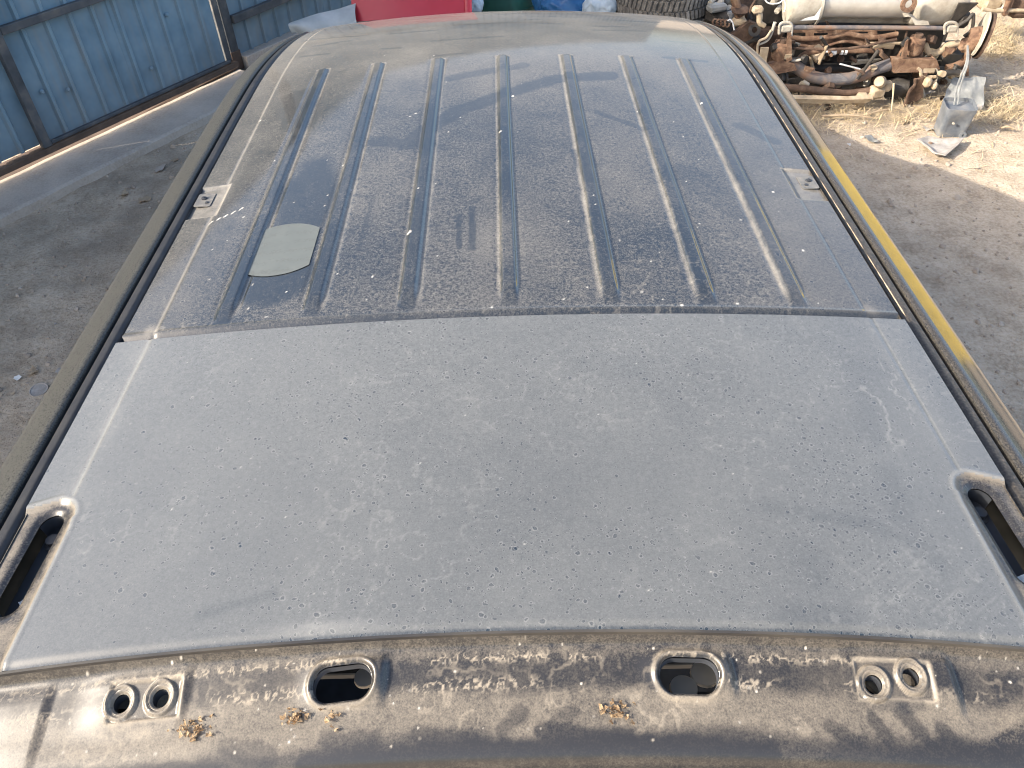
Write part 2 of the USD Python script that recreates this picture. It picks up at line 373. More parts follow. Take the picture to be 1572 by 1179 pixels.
for z in (zT, zT + .95): part('cross_rail', fbox(aL - 1.448 + aL2 - aL, aL - .002, .022, .056, z - .022, z + .022), M['steel_frame'], gate)
part('bottom_rail', fbox(aL - 7.2, aS + .060, -.02, .064, GB, GB + .038), M['steel_brown'], gate)
part('bottom_lip', fbox(aL2 + .004, aS + .008, .022, .050, GB + .042, GB + .062), M['steel_frame'], gate)
for k, (u, v) in enumerate([(102, 137), (254, 22), (62, 140), (230, 104)]):
    a, z = aof(u, v, 0)
    part('bolt', lathe([(0, 0), (.014, 0), (.014, .006), (.007, .014), (0, .014)], 10, axis_T(fp(a, .012, z), N)), M['fence_blue'], gate)
gp = thing('gate_post', 'dark square steel post where the gate meets the fence', 'post')
part('post', fbox(aP - .012, aP + .07, -.16, -.06, -.1, GH + .15), M['steel_frame'], gp)
part('rail_bracket', fbox(aP - .018, aP + .076, -.166, -.054, .02, .16), M['steel_brown'], gp)
fen = thing('corrugated_fence', 'darker blue corrugated fence standing beyond the gate post', 'fence')
B2 = -5.02; x = aP + .075
for i in range(9):
    part('corrugated_sheet', corrugated(x, x + 1.02, .10, GH + .1, .003 * (i % 2), B2, seed=20 + i), M['fence_blue'], fen, False); x += 1.0
zf = aof(365, 32, 0)[1]
for z in (zf, zf + 1.2): part('cross_rail', fbox(aP + .074, x, .024, .064, z - .028, z + .028, B2), M['steel_frame'], fen)
for k in range(1, 5): part('fence_post', fbox(aP + 2.05 * k, aP + 2.05 * k + .06, -.08, -.02, -.05, GH + .12, B2), M['steel_frame'], fen)
part('base_beam', fbox(aP + .08, x, -.04, .09, -.05, .11, B2), M['concrete'], fen)
# concrete strip in front of the gate, its sill below the gate
def strip(name, a0, a1, d0, d1, z0, z1, mat, n=160, m=22, amp=.006, taper=None):
    aa, dd = np.meshgrid(np.linspace(a0, a1, n), np.linspace(d0, d1, m), indexing='ij')
    t = (dd - d0) / (d1 - d0)
    zt = z1 + amp * (fb(aa, dd, 7., 4, 11) - .5)
    if taper is not None: zt = zt + taper(aa)
    zt = zt - .012 * sstep(.97, 1, t) ** 2
    P = G * aa[..., None] + N * (-4.92 + dd[..., None] + .012 * (fb(aa, dd, 4., 3, 4)[..., None] - .5) * (t[..., None] > .9)) + np.array([0, 0, 1.]) * zt[..., None]
    top = P; lip = P[:, -1:].copy(); lip[..., 2] = -.08; lip0 = P[:, :1].copy(); lip0[..., 2] = -.08
    P = np.concatenate([lip0, P, lip], 1)
    return tag(raw(name, P.reshape(-1, 3), grid_faces(*P.shape[:2]), mat, n=None), kind='structure')
strip('concrete_strip', -4.5, aP - .03, .004, .40, 0, .055, M['concrete'])
strip('gate_sill', -4.5, aP - .03, -.20, .000, 0, .036, M['steel_brown'], m=8, taper=lambda a: .045 * sstep(aL2, aS, a) ** 2)

# ------------------------------------------------------------------ the car: shape functions
def hw(y): return .598 - .022 * np.clip((y - 1.6) / 1.0, 0, 1.2) ** 2
def lng(y): return .2 * np.maximum(y - 1.85, 0) ** 2
def zroof(x, y): return ZR - .105 * x * x - lng(y)
def ye(x): return .395 - .06 * x * x - .008 * x
def yj(x): return .897 + .028 * x * x
car = thing('dismantled_suv', 'dusty black dismantled car seen from above its ribbed roof', 'car')
RIBX = [-.442, -.304, -.157, 0.0, .155, .302, .444]
R_HALF, R_Y0, R_Y1 = .0134, .915, 1.925
def emb(x, y):
    """Stamped relief of the front roof panel: ribs, seams, mounting recesses, gutter at the joint."""
    z = np.zeros_like(x)
    for c in RIBX:
        d = np.abs(x - c) - R_HALF * (1 - .12 * sstep(1.0, 1.9, y))
        end = np.minimum(sstep(.925, .985, y), sstep(R_Y1 + .004, R_Y1 - .006, y))
        z += .0048 * (1 - sstep(-.0045, .0010, d)) * end
        z -= .0010 * np.exp(-((d - .005) / .004) ** 2) * end
    ax = np.abs(x)
    z -= .0014 * np.exp(-((ax - .546) / .0022) ** 2)
    z -= .0008 * sstep(.546, .549, ax)
    for s in (-1, 1):
        px, py = s * x - .575, y - 1.325
        d = np.maximum(np.abs(px) - .036, np.abs(py) - .058)
        z -= .0042 * (1 - sstep(-.006, .001, d))
    j = y - yj(x)
    z -= .0060 * (1 - sstep(.004, .024, j))
    z -= .0020 * np.exp(-((j - .012) / .006) ** 2)
    z += .0018 * np.exp(-((j - .021) / .0035) ** 2)
    return z
nx = 470
ys = np.concatenate([np.linspace(0, .12, 46)[:-1], np.linspace(.12, 1.06, 300)[:-1], np.linspace(1.06, 1.875, 170)])
uu = np.linspace(-1, 1, nx)
U, S = np.meshgrid(uu, ys)
Yr = S + yj(U * .598) + .004; Yr = np.where(S > .3, S + .905 + (yj(U * .598) - .901) * np.clip(1 - (S - .3) / .4, 0, 1), Yr)
Xr = U * hw(Yr)
Zr_ = zroof(Xr, Yr) + emb(Xr, Yr)
P = np.stack([Xr, Yr, Zr_], -1); Nn = grid_normals(P)
# dust on it, as it lies on the panel
x, y = Xr, Yr
def wob(s, seed): return fb(x, y, s, 4, seed) - .5
D = .145 + .24 * wob(4.5, 1) + .10 * wob(24, 2)
mid = 1 - sstep(.40, .52, np.abs(x + .02))
rear = 1 - sstep(1.15, 1.75, y)
grain = .50 + .55 * mid * (.35 + .65 * rear)
D += .05 * (1 - mid)
D += .10 * sstep(1.55, 2.0, y)
grain *= 1 - .5 * sstep(1.6, 2.1, y)
ragged = .0024 + .0048 * fb(x, y, 60, 3, 21) * (.4 + rear)
for c in RIBX:
    inr = (np.abs(x - c) < R_HALF) & (y < R_Y1) & (y > .93)
    D = np.where(inr, D - .10, D); grain = np.where(inr, grain * .55, grain)
    live = (y < R_Y1 + .004) & (y > .935)
    for s in (-1, 1):
        foot = (x - c) * s - R_HALF
        strength = 1.0 if (s * c < -.02) else (.5 if abs(c) < .05 else .22)
        band = np.clip(1 - np.abs(foot - .003) / (ragged * (1.25 if strength == 1 else .7)), 0, 1)
        D += band * live * strength * .40 * sstep(.93, .99, y) * (.45 + 1.1 * fb(x, y, 35, 3, 31))
    e = np.abs(y - R_Y1 - .003)
    D += .22 * np.clip(1 - e / .006, 0, 1) * (np.abs(x - c) < R_HALF + .004)
for s in (-1, 1):
    D += (.42 if s < 0 else .05) * np.clip(1 - np.abs(s * x - .5465) / (.0022 + .003 * fb(x, y, 40, 3, 8)), 0, 1)
    D -= (.16 if s > 0 else .0) * np.clip(1 - np.abs(s * x - .5465) / .0022, 0, 1)
    px, py = s * x - .575, y - 1.325
    dd = np.maximum(np.abs(px) - .036, np.abs(py) - .058)
    D = np.where(dd < .0, np.maximum(D, .46 + .4 * (fb(x, y, 60, 3, 41) - .5)), D)
    D += .32 * np.clip(1 - np.abs(dd) / .003, 0, 1)
    D += .30 * np.exp(-(((s * x - .556) / .010) ** 2 + ((y - .93) / .014) ** 2)) * (1.6 if s < 0 else 1.)
# wiped and rubbed places
wipe = np.zeros_like(x)
a, b_ = (x + .383) / .066, (y - 1.05) / .085
wipe = np.maximum(wipe, sstep(1.15, .85, np.hypot(a, b_) + .25 * wob(30, 51)))
a, b_ = (x + .372) / .060, (y - 1.30) / .16
wipe = np.maximum(wipe, .95 * sstep(1.2, .70, np.hypot(a, b_) + .45 * wob(16, 52)))
for pts, wd, st in [([(-.20, 1.48), (-.10, 1.62), (.06, 1.735), (.13, 1.78), (.25, 1.80)], .030, .7), ([(-.26, 1.50), (-.16, 1.47)], .028, .55),
                    ([(-.084, 1.193), (-.081, 1.09)], .0065, .8), ([(-.062, 1.215), (-.059, 1.085)], .0085, .8), ([(-.07, 1.23), (-.045, 1.25)], .008, .5),
                    ([(-.12, 1.80), (.05, 1.86)], .022, .5), ([(.20, 1.60), (.29, 1.52)], .012, .6), ([(.14, 1.42), (.155, 1.30)], .016, .6),
                    ([(.16, 1.5), (.17, 1.36)], .010, .6), ([(.28, 1.13), (.30, 1.05), (.27, 1.0)], .014, .35), ([(-.31, 1.30), (-.245, 1.27), (-.25, 1.10)], .006, .5),
                    ([(-.45, 1.62), (-.47, 1.78)], .05, .45), ([(.0, 1.36), (.005, 1.28)], .008, .7), ([(.40, 1.93), (.50, 1.92)], .010, .5),
                    ([(.34, 1.34), (.42, 1.20)], .05, .35), ([(-.52, 1.1), (-.50, 1.5)], .03, .25), ([(.50, 1.56), (.56, 1.50)], .02, .5)]:
    d = segdist(x, y, pts) + .45 * wd * wob(40, 53)
    wipe = np.maximum(wipe, st * sstep(wd, wd * .55, d))
for k in range(26):
    cx, cy, an, L = rng.uniform(-.5, .5), rng.uniform(1.95, 2.5), rng.normal(0, .12), rng.uniform(.04, .2)
    d = segdist(x, y, [(cx - L / 2, cy - L / 2 * math.sin(an)), (cx + L / 2, cy + L / 2 * math.sin(an))]) + .004 * wob(40, 54 + k)
    wipe = np.maximum(wipe, .40 * sstep(.011, .001, d))
D = D * (1 - .85 * wipe); grain *= 1 - .75 * wipe
# gutter at the joint: shadow line painted as thinner dust, crust past it
j = y - yj(x)
D = np.where(j < .024, D * (.22 + .6 * sstep(.016, .024, j)), D)
D += .14 * np.exp(-((j - .0245) / .0020) ** 2) * fb(x, y, 24, 3, 65)
grain = np.where(j < .024, grain * .5, grain)
crack = np.abs(fb(x, y, 26, 4, 61) - .5)
D += .34 * sstep(.022, .0, crack) * np.exp(-((j - .030) / .012) ** 2) * sstep(.3, .6, fb(x, y, 7, 2, 62))
D += .18 * sstep(.03, .0, np.abs(fb(x, y, 34, 4, 64) - .5)) * mid * (1 - sstep(.95, 1.25, y)) * sstep(-.05, .2, x)
white = np.zeros_like(x)
for k in range(90):
    cx, cy = rng.uniform(-.55, .55), .93 + rng.uniform(0, 1) ** 1.4 * 1.1; r = rng.uniform(.0008, .0020) * (1.6 if k < 10 else 1)
    i = (np.abs(x - cx) < .012) & (np.abs(y - cy) < .012)
    white[i] = np.maximum(white[i], sstep(r * 1.3, r * .6, np.hypot(x[i] - cx, (y[i] - cy) * rng.uniform(.6, 1))) * rng.uniform(.45, 1))
for cx, cy, r in [(-.027, .925, .003), (.26, .925, .003), (-.168, 1.14, .0035), (-.009, 1.504, .0035), (-.19, 1.62, .003)]:
    white = np.maximum(white, .8 * sstep(r * 1.4, r * .5, np.hypot(x - cx, y - cy) + .004 * wob(90, 71)))
for k in range(5):
    white = np.maximum(white, .8 * sstep(.0022, .0010, segdist(x, y, [(-.545 + .012 * k, 1.238 + .009 * k), (-.540 + .012 * k, 1.246 + .009 * k)])))
spots = .10 * (1 - .5 * mid)
att = dict(dust=np.clip(D, 0, 1).ravel(), grain=np.clip(grain, 0, 1.2).ravel(), white=white.ravel(), spots=(spots + 0 * x).ravel())
F = grid_faces(*x.shape); fx, fy = x.ravel()[F].mean(1), y.ravel()[F].mean(1)
lab = np.zeros(len(F), int)
for k, c in enumerate(RIBX): lab[(np.abs(fx - c) < R_HALF + .003) & (fy > .945) & (fy < R_Y1 + .004)] = k + 1
for k, s in enumerate((-1, 1)): lab[(np.maximum(np.abs(s * fx - .575) - .038, np.abs(fy - 1.325) - .060) < 0)] = 8 + k
V, NV = P.reshape(-1, 3), Nn.reshape(-1, 3)
roof = raw('roof_panel', V, F[lab == 0], M['front_paint'], car, NV, att)
for k in range(7): raw('pressed_rib', V, F[lab == k + 1], M['front_paint'], roof, NV, att)
for k, s in enumerate((-1, 1)):
    r = raw('mounting_recess', V, F[lab == 8 + k], M['front_paint'], roof, NV, att)
for s in (-1, 1):
    z = float(zroof(.578, 1.33)) - .0042
    pl = sa.rotate(sg.box(-.016, -.030, .016, .030).buffer(.006), 0)
    part('mounting_plate', plate(sa.scale(pl, .72, .66), .0012, axis_T([s * .580, 1.335, z + .002], [s * .12, 0, 1])), M['pad_metal'], roof)
    part('bolt', cat_([lathe([(0, 0), (.006, 0), (.006, .002), (.003, .003), (.003, .004), (0, .004)], 6, axis_T([s * .582, 1.340, z + .0026], [s * .12, 0, 1])),
                       box(.005, .006, .002, [s * .573, 1.324, z + .0035])]), M['inner_dark'], roof)
# pale worn patch between two ribs
aa, rr = np.meshgrid(np.linspace(0, 2 * PI, 97), np.linspace(0, 1, 22))
R = .083
px = -.387 + np.clip(R * np.cos(aa) * rr, -.0600, .0585); py = 1.124 + .079 * np.sin(aa) * rr
PP = np.stack([px, py, zroof(px, py) + .0012], -1)
b = MB('worn_patch'); p = b.pos()
wv = b.add('wave_texture', 'fac', vector=p, wave_type='bands', bands_direction='y', scale=11., distortion=5., detail=3., detail_scale=14.)
ck = b.mul(b.rng(wv, .0, .10, 1., 0.), b.rng(b.noise(p, 40, 3), .30, .42, 0., 1.))
col = b.mix(ck, b.mix(b.noise(p, 35, 6, .6), (.072, .087, .09), (.112, .126, .127)), (.08, .09, .09))
M['worn_patch'] = b.make(b.add('principled_bsdf', 'BSDF', base_color=col, roughness=.62))
raw('pale_patch', PP.reshape(-1, 3), grid_faces(*px.shape)[:, ::-1], M['worn_patch'], roof, label='pale round worn patch between two ribs')

# rear roof panel with the two long rail slots
def capsule(x, y, ax, ay, bx, by, r):
    L2 = (bx - ax) ** 2 + (by - ay) ** 2
    t = np.clip(((x - ax) * (bx - ax) + (y - ay) * (by - ay)) / L2, 0, 1)
    return np.hypot(x - ax - t * (bx - ax), y - ay - t * (by - ay)) - r
def slot(x, y): return np.minimum(capsule(x, y, -.5615, .572, -.5655, .466, .0150), capsule(x, y, .5615, .572, .5655, .466, .0150))
def slot_rec(x, y):
    ax = np.abs(x)
    d = np.maximum(.530 - ax + .12 * np.maximum(y - .56, 0), y - .606 + .25 * np.maximum(ax - .56, 0))
    q = np.hypot(np.maximum(.030 + .530 - ax, 0), np.maximum(y - .576, 0)) - .030
    return np.where((ax < .56) & (y > .576), q, d)
def cut(P2, F, sd):
    """Drops the faces inside the hole and draws the cut edge onto its outline."""
    s = sd(P2[:, 0], P2[:, 1]); keep = (s[F] > 0).any(1); F = F[keep]
    touched = np.unique(F); bad = touched[s[touched] < 0]
    for _ in range(3):
        q = P2[bad]; e = 2e-5; s0 = sd(q[:, 0], q[:, 1])
        gx_ = (sd(q[:, 0] + e, q[:, 1]) - s0) / e; gy_ = (sd(q[:, 0], q[:, 1] + e) - s0) / e
        g2 = np.maximum(gx_ ** 2 + gy_ ** 2, 1e-9)
        P2[bad, 0] -= s0 * gx_ / g2; P2[bad, 1] -= s0 * gy_ / g2
    return P2, F
U, T_ = np.meshgrid(np.linspace(-1, 1, 500), np.linspace(0, 1, 240))
x = U * .600; y = ye(x) * (1 - T_) + (yj(x) + .002) * T_
P2, F = cut(np.stack([x.ravel(), y.ravel()], 1), grid_faces(*x.shape), slot)
x, y = P2[:, 0].reshape(x.shape), P2[:, 1].reshape(x.shape)
rec = slot_rec(x, y)
z = zroof(x, y) + .0035
z -= .0055 * (1 - sstep(-.009, .002, rec)) ; z += .0008 * np.exp(-((rec - .003) / .003) ** 2)
z -= .0045 * (1 - sstep(-.002, .008, slot(x, y)))
z -= .0011 * np.exp(-((np.abs(x) - .546) / .0022) ** 2) * (rec > .004)
z -= .0035 * (1 - sstep(.0, .010, y - ye(x)))
z += .0006 * (fb(x, y, 6, 3, 3) - .5)
P = np.stack([x, y, z], -1); Nn = grid_normals(P)
D = .285 + .09 * wob(3.5, 81) + .05 * wob(18, 82) + .03 * sstep(.6, .9, y)
grain = .17 + .10 * sstep(.55, .85, y) + .1 * wob(6, 83)
spots = np.clip(.30 + 1.2 * wob(5, 84), .08, .75) * np.clip(.35 + sstep(-.45, -.1, x), 0, 1)
vein = np.abs(fb(x, y, 13, 5, 85) - .5)
D += .06 * sstep(.022, .0, vein) * sstep(.55, .66, fb(x, y, 4.5, 3, 86))
vr = np.abs(fb(x, y, 20, 4, 95) - .5)
D += .26 * sstep(.026, .0, vr) * np.exp(-((x - .50) / .05) ** 2) * sstep(.60, .68, y) * sstep(.42, .58, fb(x, y, 9, 3, 96))
vr = np.abs(fb(x, y, 34, 4, 97) - .5)
D += .10 * sstep(.03, .0, vr) * sstep(.50, .62, fb(x, y, 7, 3, 98))
for s in (-1, 1):
    ln = np.clip(1 - np.abs(s * x - .5465) / (.0028 + .005 * fb(x, y, 40, 3, 8)), 0, 1) * (rec > .004)
    D += ln * (.30 if s < 0 else .04) - (.20 if s > 0 else 0) * np.clip(1 - np.abs(s * x - .5465) / .0018, 0, 1) * (rec > .004)
D += .10 * np.exp(-((np.abs(x) - .548) / .02) ** 2) * (fb(x, y, 30, 3, 87))
D += .24 * np.clip(1 - np.abs(rec - .001) / .0060, 0, 1) * (.55 + .7 * fb(x, y, 40, 3, 88))
D = np.where(rec < -.004, .27 + .5 * (fb(x, y, 45, 4, 89) - .5) - .35 * np.exp(-(np.maximum(slot(x, y) - .002, 0) / .008) ** 2), D)
grain = np.where(rec < -.004, .6, grain)
wipe = np.zeros_like(x)
for pts, wd, st in [([(.27, .548), (.40, .52), (.44, .50)], .012, .30), ([(.452, .60), (.445, .53), (.46, .47)], .018, .28), ([(.315, .468), (.316, .455)], .030, .34),
                    ([(.28, .404), (.33, .403)], .022, .35), ([(-.333, .428), (-.30, .437), (-.26, .447)], .0075, .42), ([(.47, .80), (.46, .66)], .022, .2),
                    ([(-.45, .85), (-.44, .80)], .03, .15), ([(.10, .80), (.2, .72)], .04, .12)]:
    d = segdist(x, y, pts) + .5 * wd * wob(30, 91); wipe = np.maximum(wipe, st * .55 * sstep(wd * 1.4, wd * .1, d))
D *= 1 - wipe
spots *= 1 - wipe
D += .10 * sstep(.0075, .005, np.hypot((x - .322) / .8, y - .402))
D += .18 * np.exp(-((y - ye(x) - .012) / .006) ** 2) * np.exp(-((x + .20) / .05) ** 2)
for k in range(60):
    cx, cy = rng.uniform(.36, .50), rng.uniform(.40, .47); L = rng.uniform(.02, .06)
    D += .03 * sstep(.0015, .0005, segdist(x, y, [(cx, cy), (cx + L * .8, cy + L * .55)]))
D -= .18 * (1 - sstep(.001, .005, y - ye(x)))
white = np.zeros_like(x)
for k in range(40):
    cx, cy, r = rng.uniform(-.5, .5), rng.uniform(.42, .88), rng.uniform(.0008, .0016)
    white = np.maximum(white, .6 * sstep(r * 1.3, r * .5, np.hypot(x - cx, y - cy)))
att = dict(dust=np.clip(D, 0, 1).ravel(), grain=np.clip(grain, 0, 1).ravel(), white=white.ravel(), spots=np.clip(spots, 0, 1).ravel())
fx, fy = x.ravel()[F].mean(1), y.ravel()[F].mean(1)
inrec = slot_rec(fx, fy) < -.001
V, NV = P.reshape(-1, 3), Nn.reshape(-1, 3)
rearp = raw('rear_roof_panel', V, F[~inrec], M['roof_paint'], car, NV, att)
M['roof_paint_edge'] = M['header_paint']
for s in (-1, 1): raw('slot_recess', V, F[inrec & (fx * s > 0)], M['header_paint'], rearp, NV, att)
# front and rear edges of the panel folded down so that it has a thickness
xe = np.linspace(-.6, .6, 240)
for fn, off, dep in ((ye, -1, .012), (yj, 1, .010)):
    e = np.stack([xe, fn(xe) + (.002 if off > 0 else 0), np.interp(xe, xe, zroof(xe, fn(xe)) + (.0035 if off > 0 else 0))], 1)
    rows = [e, e + [0, off * .0018, -.002], e + [0, off * .0014, -dep]]
    Pq = np.stack(rows if off > 0 else rows, 0)
    raw('folded_edge', Pq.reshape(-1, 3), grid_faces(*Pq.shape[:2], flip=off < 0), M['body_black'], rearp)
# wells under the slots
for s in (-1, 1):
    ang = np.linspace(0, 2 * PI, 49)
    cx = np.array([.5615, .5655]); cy = np.array([.572, .466])
    ring = np.stack([np.where(np.sin(ang) >= 0, cx[0], cx[1]) + .0152 * np.cos(ang), np.where(np.sin(ang) >= 0, cy[0], cy[1]) + .0152 * np.sin(ang)], 1)
    rows = []
    for dz, k in ((-.008, 1.0), (-.014, 1.02), (-.030, 1.04), (-.032, .9)):
        c = np.array([.5635, .519]); q = c + (ring - c) * k
        rows.append(np.stack([s * q[:, 0], q[:, 1], zroof(q[:, 0], q[:, 1]) + dz], 1))
    Pq = np.stack(rows, 0)
    raw('slot_well', Pq.reshape(-1, 3), grid_faces(*Pq.shape[:2], flip=s < 0), M['inner_dark'], rearp)
    part('well_floor', plate(sg.LineString([(s * .5615, .572), (s * .5655, .466)]).buffer(.0158), .002, np.array([[1, 0, 0, 0], [0, 1, 0, 0], [0, 0, 1, zroof(.563, .52) - .031], [0, 0, 0, 1.]])), M['inner_dark'], rearp)
    part('bolt', lathe([(0, 0), (.0115, 0), (.0115, .003), (.0075, .0035), (.0075, .010), (0, .010)], 18, axis_T([s * .5622, .562, zroof(.56, .56) - .029], [0, 0, 1])), M['rubber_black'], rearp)
def scrap(name, label, cat, c, r, mat, seed, n=9, fold=.5, parent=None, group=None):
    """A small crumpled flake: an uneven polygon folded and curled."""
    g = np.random.default_rng(seed); th = np.sort(g.uniform(0, 2 * PI, n)); rad = r * g.uniform(.5, 1.1, n)
    poly = sg.Polygon(np.stack([rad * np.cos(th), rad * np.sin(th) * .75], 1)).buffer(r * .05)
    m = trimesh.creation.extrude_polygon(poly, r * .04, engine='earcut').subdivide().subdivide()
    v = m.vertices; m.vertices[:, 2] += fold * r * (meshkit.fbm(v / r * 1.3 + seed, 3, seed) - .2) + fold * .3 * r * np.abs(v[:, 0] / r)
    m.apply_transform(rotz(g.uniform(0, 6))); m.apply_translation(np.asarray(c) - [0, 0, m.bounds[0][2]])
    pr = part(name, m, M[mat], parent, smooth=50)
    return tag(pr, label, cat, group)
scrap('paper_scrap', 'small crumpled pale scrap inside the left roof slot', 'scrap', [-.563, .481, zroof(.56, .48) - .029], .011, 'white_bits', 3, fold=1.2)
scrap('paper_scrap', 'small white and blue scrap inside the right roof slot', 'scrap', [.568, .466, zroof(.56, .47) - .029], .012, 'pale_bag', 4, fold=1.2)

# tailgate header below the rear edge
QZ = np.array([(0, -.004), (.003, -.010), (.008, -.018), (.02, -.024), (.035, -.030), (.06, -.040), (.085, -.048), (.098, -.056), (.107, -.070), (.112, -.088), (.115, -.092), (.125, -.093)])
from scipy.interpolate import PchipInterpolator
qz = PchipInterpolator(QZ[:, 0], QZ[:, 1])
def sbox(x, q, x0, x1, q0, q1, soft):
    a, b_ = -soft, soft * .3
    return (1 - sstep(a, b_, x0 - x)) * (1 - sstep(a, b_, x - x1)) * (1 - sstep(a, b_, q0 - q)) * (1 - sstep(a, b_, q - q1))
CUPS = [(-.404, .0345), (-.364, .0335), (.352, .0370), (.391, .0295)]
OV = [(-.193, .0350, -.164, .0335), (.154, .0340, .182, .0345)]
BOSS = [(-.447, -.334, .003, .066), (-.60, -.478, .010, .085), (-.222, -.133, .008, .060), (.122, .214, .010, .056), (.325, .438, .005, .062), (.47, .62, .02, .09)]
PLATE = [(-.416, -.342, .0165, .0525), (.336, .412, .0150, .0500)]
def holes(x, q):
    d = np.full(x.shape, 9.)
    for cx, cq in CUPS: d = np.minimum(d, np.hypot(x - cx, (q - cq)) - .0082)
    for a, b1, c, d1 in OV: d = np.minimum(d, capsule(x, q, a, b1, c, d1, .0155))
    return d
def hrelief(x, q):
    z = np.zeros_like(x)
    for x0, x1, q0, q1 in BOSS:
        sk = .10 * (q - .03) * (1 if x0 > 0 else -1)
        xx_ = x - sk
        z += (.0032 if x0 < -.44 else .0085) * (1 - sstep(-.040, .010, x0 - xx_)) * (1 - sstep(-.009, .003, xx_ - x1)) * (1 - sstep(-.018, .005, q0 - q)) * (1 - sstep(-.024, .006, q - q1))
    for x0, x1, q0, q1 in PLATE: z -= .0036 * sbox(x, q, x0, x1, q0, q1, .0040)
    for cx, cq in CUPS:
        r = np.hypot(x - cx, q - cq)
        z += .0034 * (1 - sstep(.0150, .0172, r)) - .0022 * (1 - sstep(.0118, .0132, r)) + .0012 * np.exp(-((r - .0108) / .0008) ** 2) - .002 * (1 - sstep(.0082, .0098, r))
    for a, b1, c, d1 in OV:
        e = capsule(x, q, a, b1, c, d1, .0155)
        z += .0022 * np.exp(-((e - .0045) / .0022) ** 2) - .003 * (1 - sstep(0, .0025, e))
    z += .0007 * (fb(x, q, 14, 3, 7) - .5)
    return z
U, Q = np.meshgrid(np.linspace(-.60, .60, 960), np.concatenate([np.linspace(0, .095, 88), np.linspace(.0965, .125, 20)]))
P2, F = cut(np.stack([U.ravel(), Q.ravel()], 1), grid_faces(*U.shape, flip=True), holes)
x, q = P2[:, 0].reshape(U.shape), P2[:, 1].reshape(U.shape)
zb = ZR - .105 * x * x - .035 * np.maximum(np.abs(x) - .56, 0) * 6
rel = hrelief(x, q) * sstep(-.001, .008, q)
y = ye(x) - q; z = zb + qz(q) + rel
P = np.stack([x, y, z], -1); Nn = -grid_normals(P)
y_ = q
slope = sstep(.022, .045, q)
ret = np.abs(fb(x, q, 55, 4, 101) - .5)
net = sstep(.075, .01, ret) * sstep(.40, .60, fb(x, q, 16, 3, 102, 26))
tan_ = sstep(.036, .052, q + .02 * (fb(x, q, 22, 4, 103) - .5)) * (1 - sstep(.074, .089, q + .03 * (fb(x, q, 12, 4, 104) - .5)))
D = .055 + .14 * (fb(x, q, 30, 4, 99) - .5) + .22 * net * np.exp(-((q - .026) / .014) ** 2) + .26 * tan_ * (.55 + .9 * fb(x, q, 18, 5, 98)) + .2 * net * tan_
D += .18 * sstep(.0, .012, q) * (1 - sstep(.012, .022, q)) * fb(x, q, 90, 2, 105)
rowband = np.exp(-((q - .0165 - .004 * (fb(x, q, 8, 2, 115) - .5)) / .0045) ** 2) + np.exp(-((q - .040) / .006) ** 2)
D += .75 * sstep(.075, .01, np.abs(fb(x, q, 150, 3, 116) - .5)) * rowband * sstep(.36, .62, fb(x, q, 18, 3, 117))
for x0, x1, q0, q1 in PLATE:
    D = np.where(sbox(x, q, x0, x1, q0, q1, .004) > .6, .17 + .12 * (fb(x, q, 30, 3, 106) - .5), D)
    dd = np.maximum(np.maximum(x0 - x, x - x1), np.maximum(q0 - q, q - q1))
    D += .5 * np.clip(1 - np.abs(dd + .0005) / .0032, 0, 1)
for cx, cq in CUPS:
    r = np.hypot(x - cx, q - cq)
    D = np.where(r < .0178, .28 + .35 * np.abs(np.sin(r * 2100)) * fb(x, q, 50, 2, 107), D)
for a, b1, c, d1 in OV:
    e = capsule(x, q, a, b1, c, d1, .0155)
    D += .20 * np.exp(-((e - .0055) / .003) ** 2) - .3 * (1 - sstep(0, .003, e))
for x0, x1, q0, q1 in BOSS: D = D - .05 * np.exp(-((x - x0 - .008) / .008) ** 2) * (q > q0) * (q < q1)
# black paint rubbed clean along the lower bend
wacc = np.zeros_like(x)
for pts, wd, st in [([(-.21, .100), (0, .094), (.17, .093), (.24, .096)], .012, .9), ([(-.66, .086), (-.48, .094), (-.30, .101)], .013, .8), ([(.02, .082), (.06, .087), (.10, .085)], .012, .8),
                    ([(.345, .066), (.355, .082)], .010, .7), ([(.376, .060), (.392, .078)], .011, .7), ([(.31, .095), (.50, .095)], .02, .6), ([(-.19, .083), (-.14, .088)], .014, .6), ([(.03, .078), (.05, .064)], .009, .5), ([(-.02, .080), (.00, .066)], .010, .6), ([(.30, .074), (.33, .088)], .009, .55), ([(.41, .070), (.425, .086)], .009, .6), ([(-.29, .082), (-.25, .092)], .014, .6), ([(-.10, .082), (-.05, .090)], .012, .55), ([(.352, .056), (.395, .054)], .006, .4)]:
    d = segdist(x, q, pts) + .8 * wd * (fb(x, q, 45, 4, 109) - .5) + .004 * (fb(x + q, q, 160, 2, 110) - .5)
    wk = st * sstep(wd, wd * .45, d); D *= 1 - wk; wacc = np.maximum(wacc, wk)
# cast shadow over the right corner, painted as thinned dust
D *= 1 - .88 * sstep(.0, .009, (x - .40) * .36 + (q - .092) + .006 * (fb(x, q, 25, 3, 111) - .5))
D += .35 * sstep(.004, .0, np.abs(q - .117)) * fb(x, q, 60, 3, 113)
grain = (.24 + .34 * tan_ + .3 * np.exp(-((q - .01) / .01) ** 2)) * (1 - .75 * wacc)
D *= 1 - .35 * sstep(-.40, -.47, x)
white = np.zeros_like(x)
for k in range(110):
    cx, cq, r = rng.uniform(-.55, .55), rng.uniform(.002, .09), rng.uniform(.0006, .0017)
    i = (np.abs(x - cx) < .006) & (np.abs(q - cq) < .006)
    white[i] = np.maximum(white[i], rng.uniform(.2, .7) * sstep(r * 1.4, r * .6, np.hypot(x[i] - cx, q[i] - cq)))
att = dict(dust=np.clip(D, 0, 1).ravel(), grain=np.clip(grain, 0, 1).ravel(), white=white.ravel())
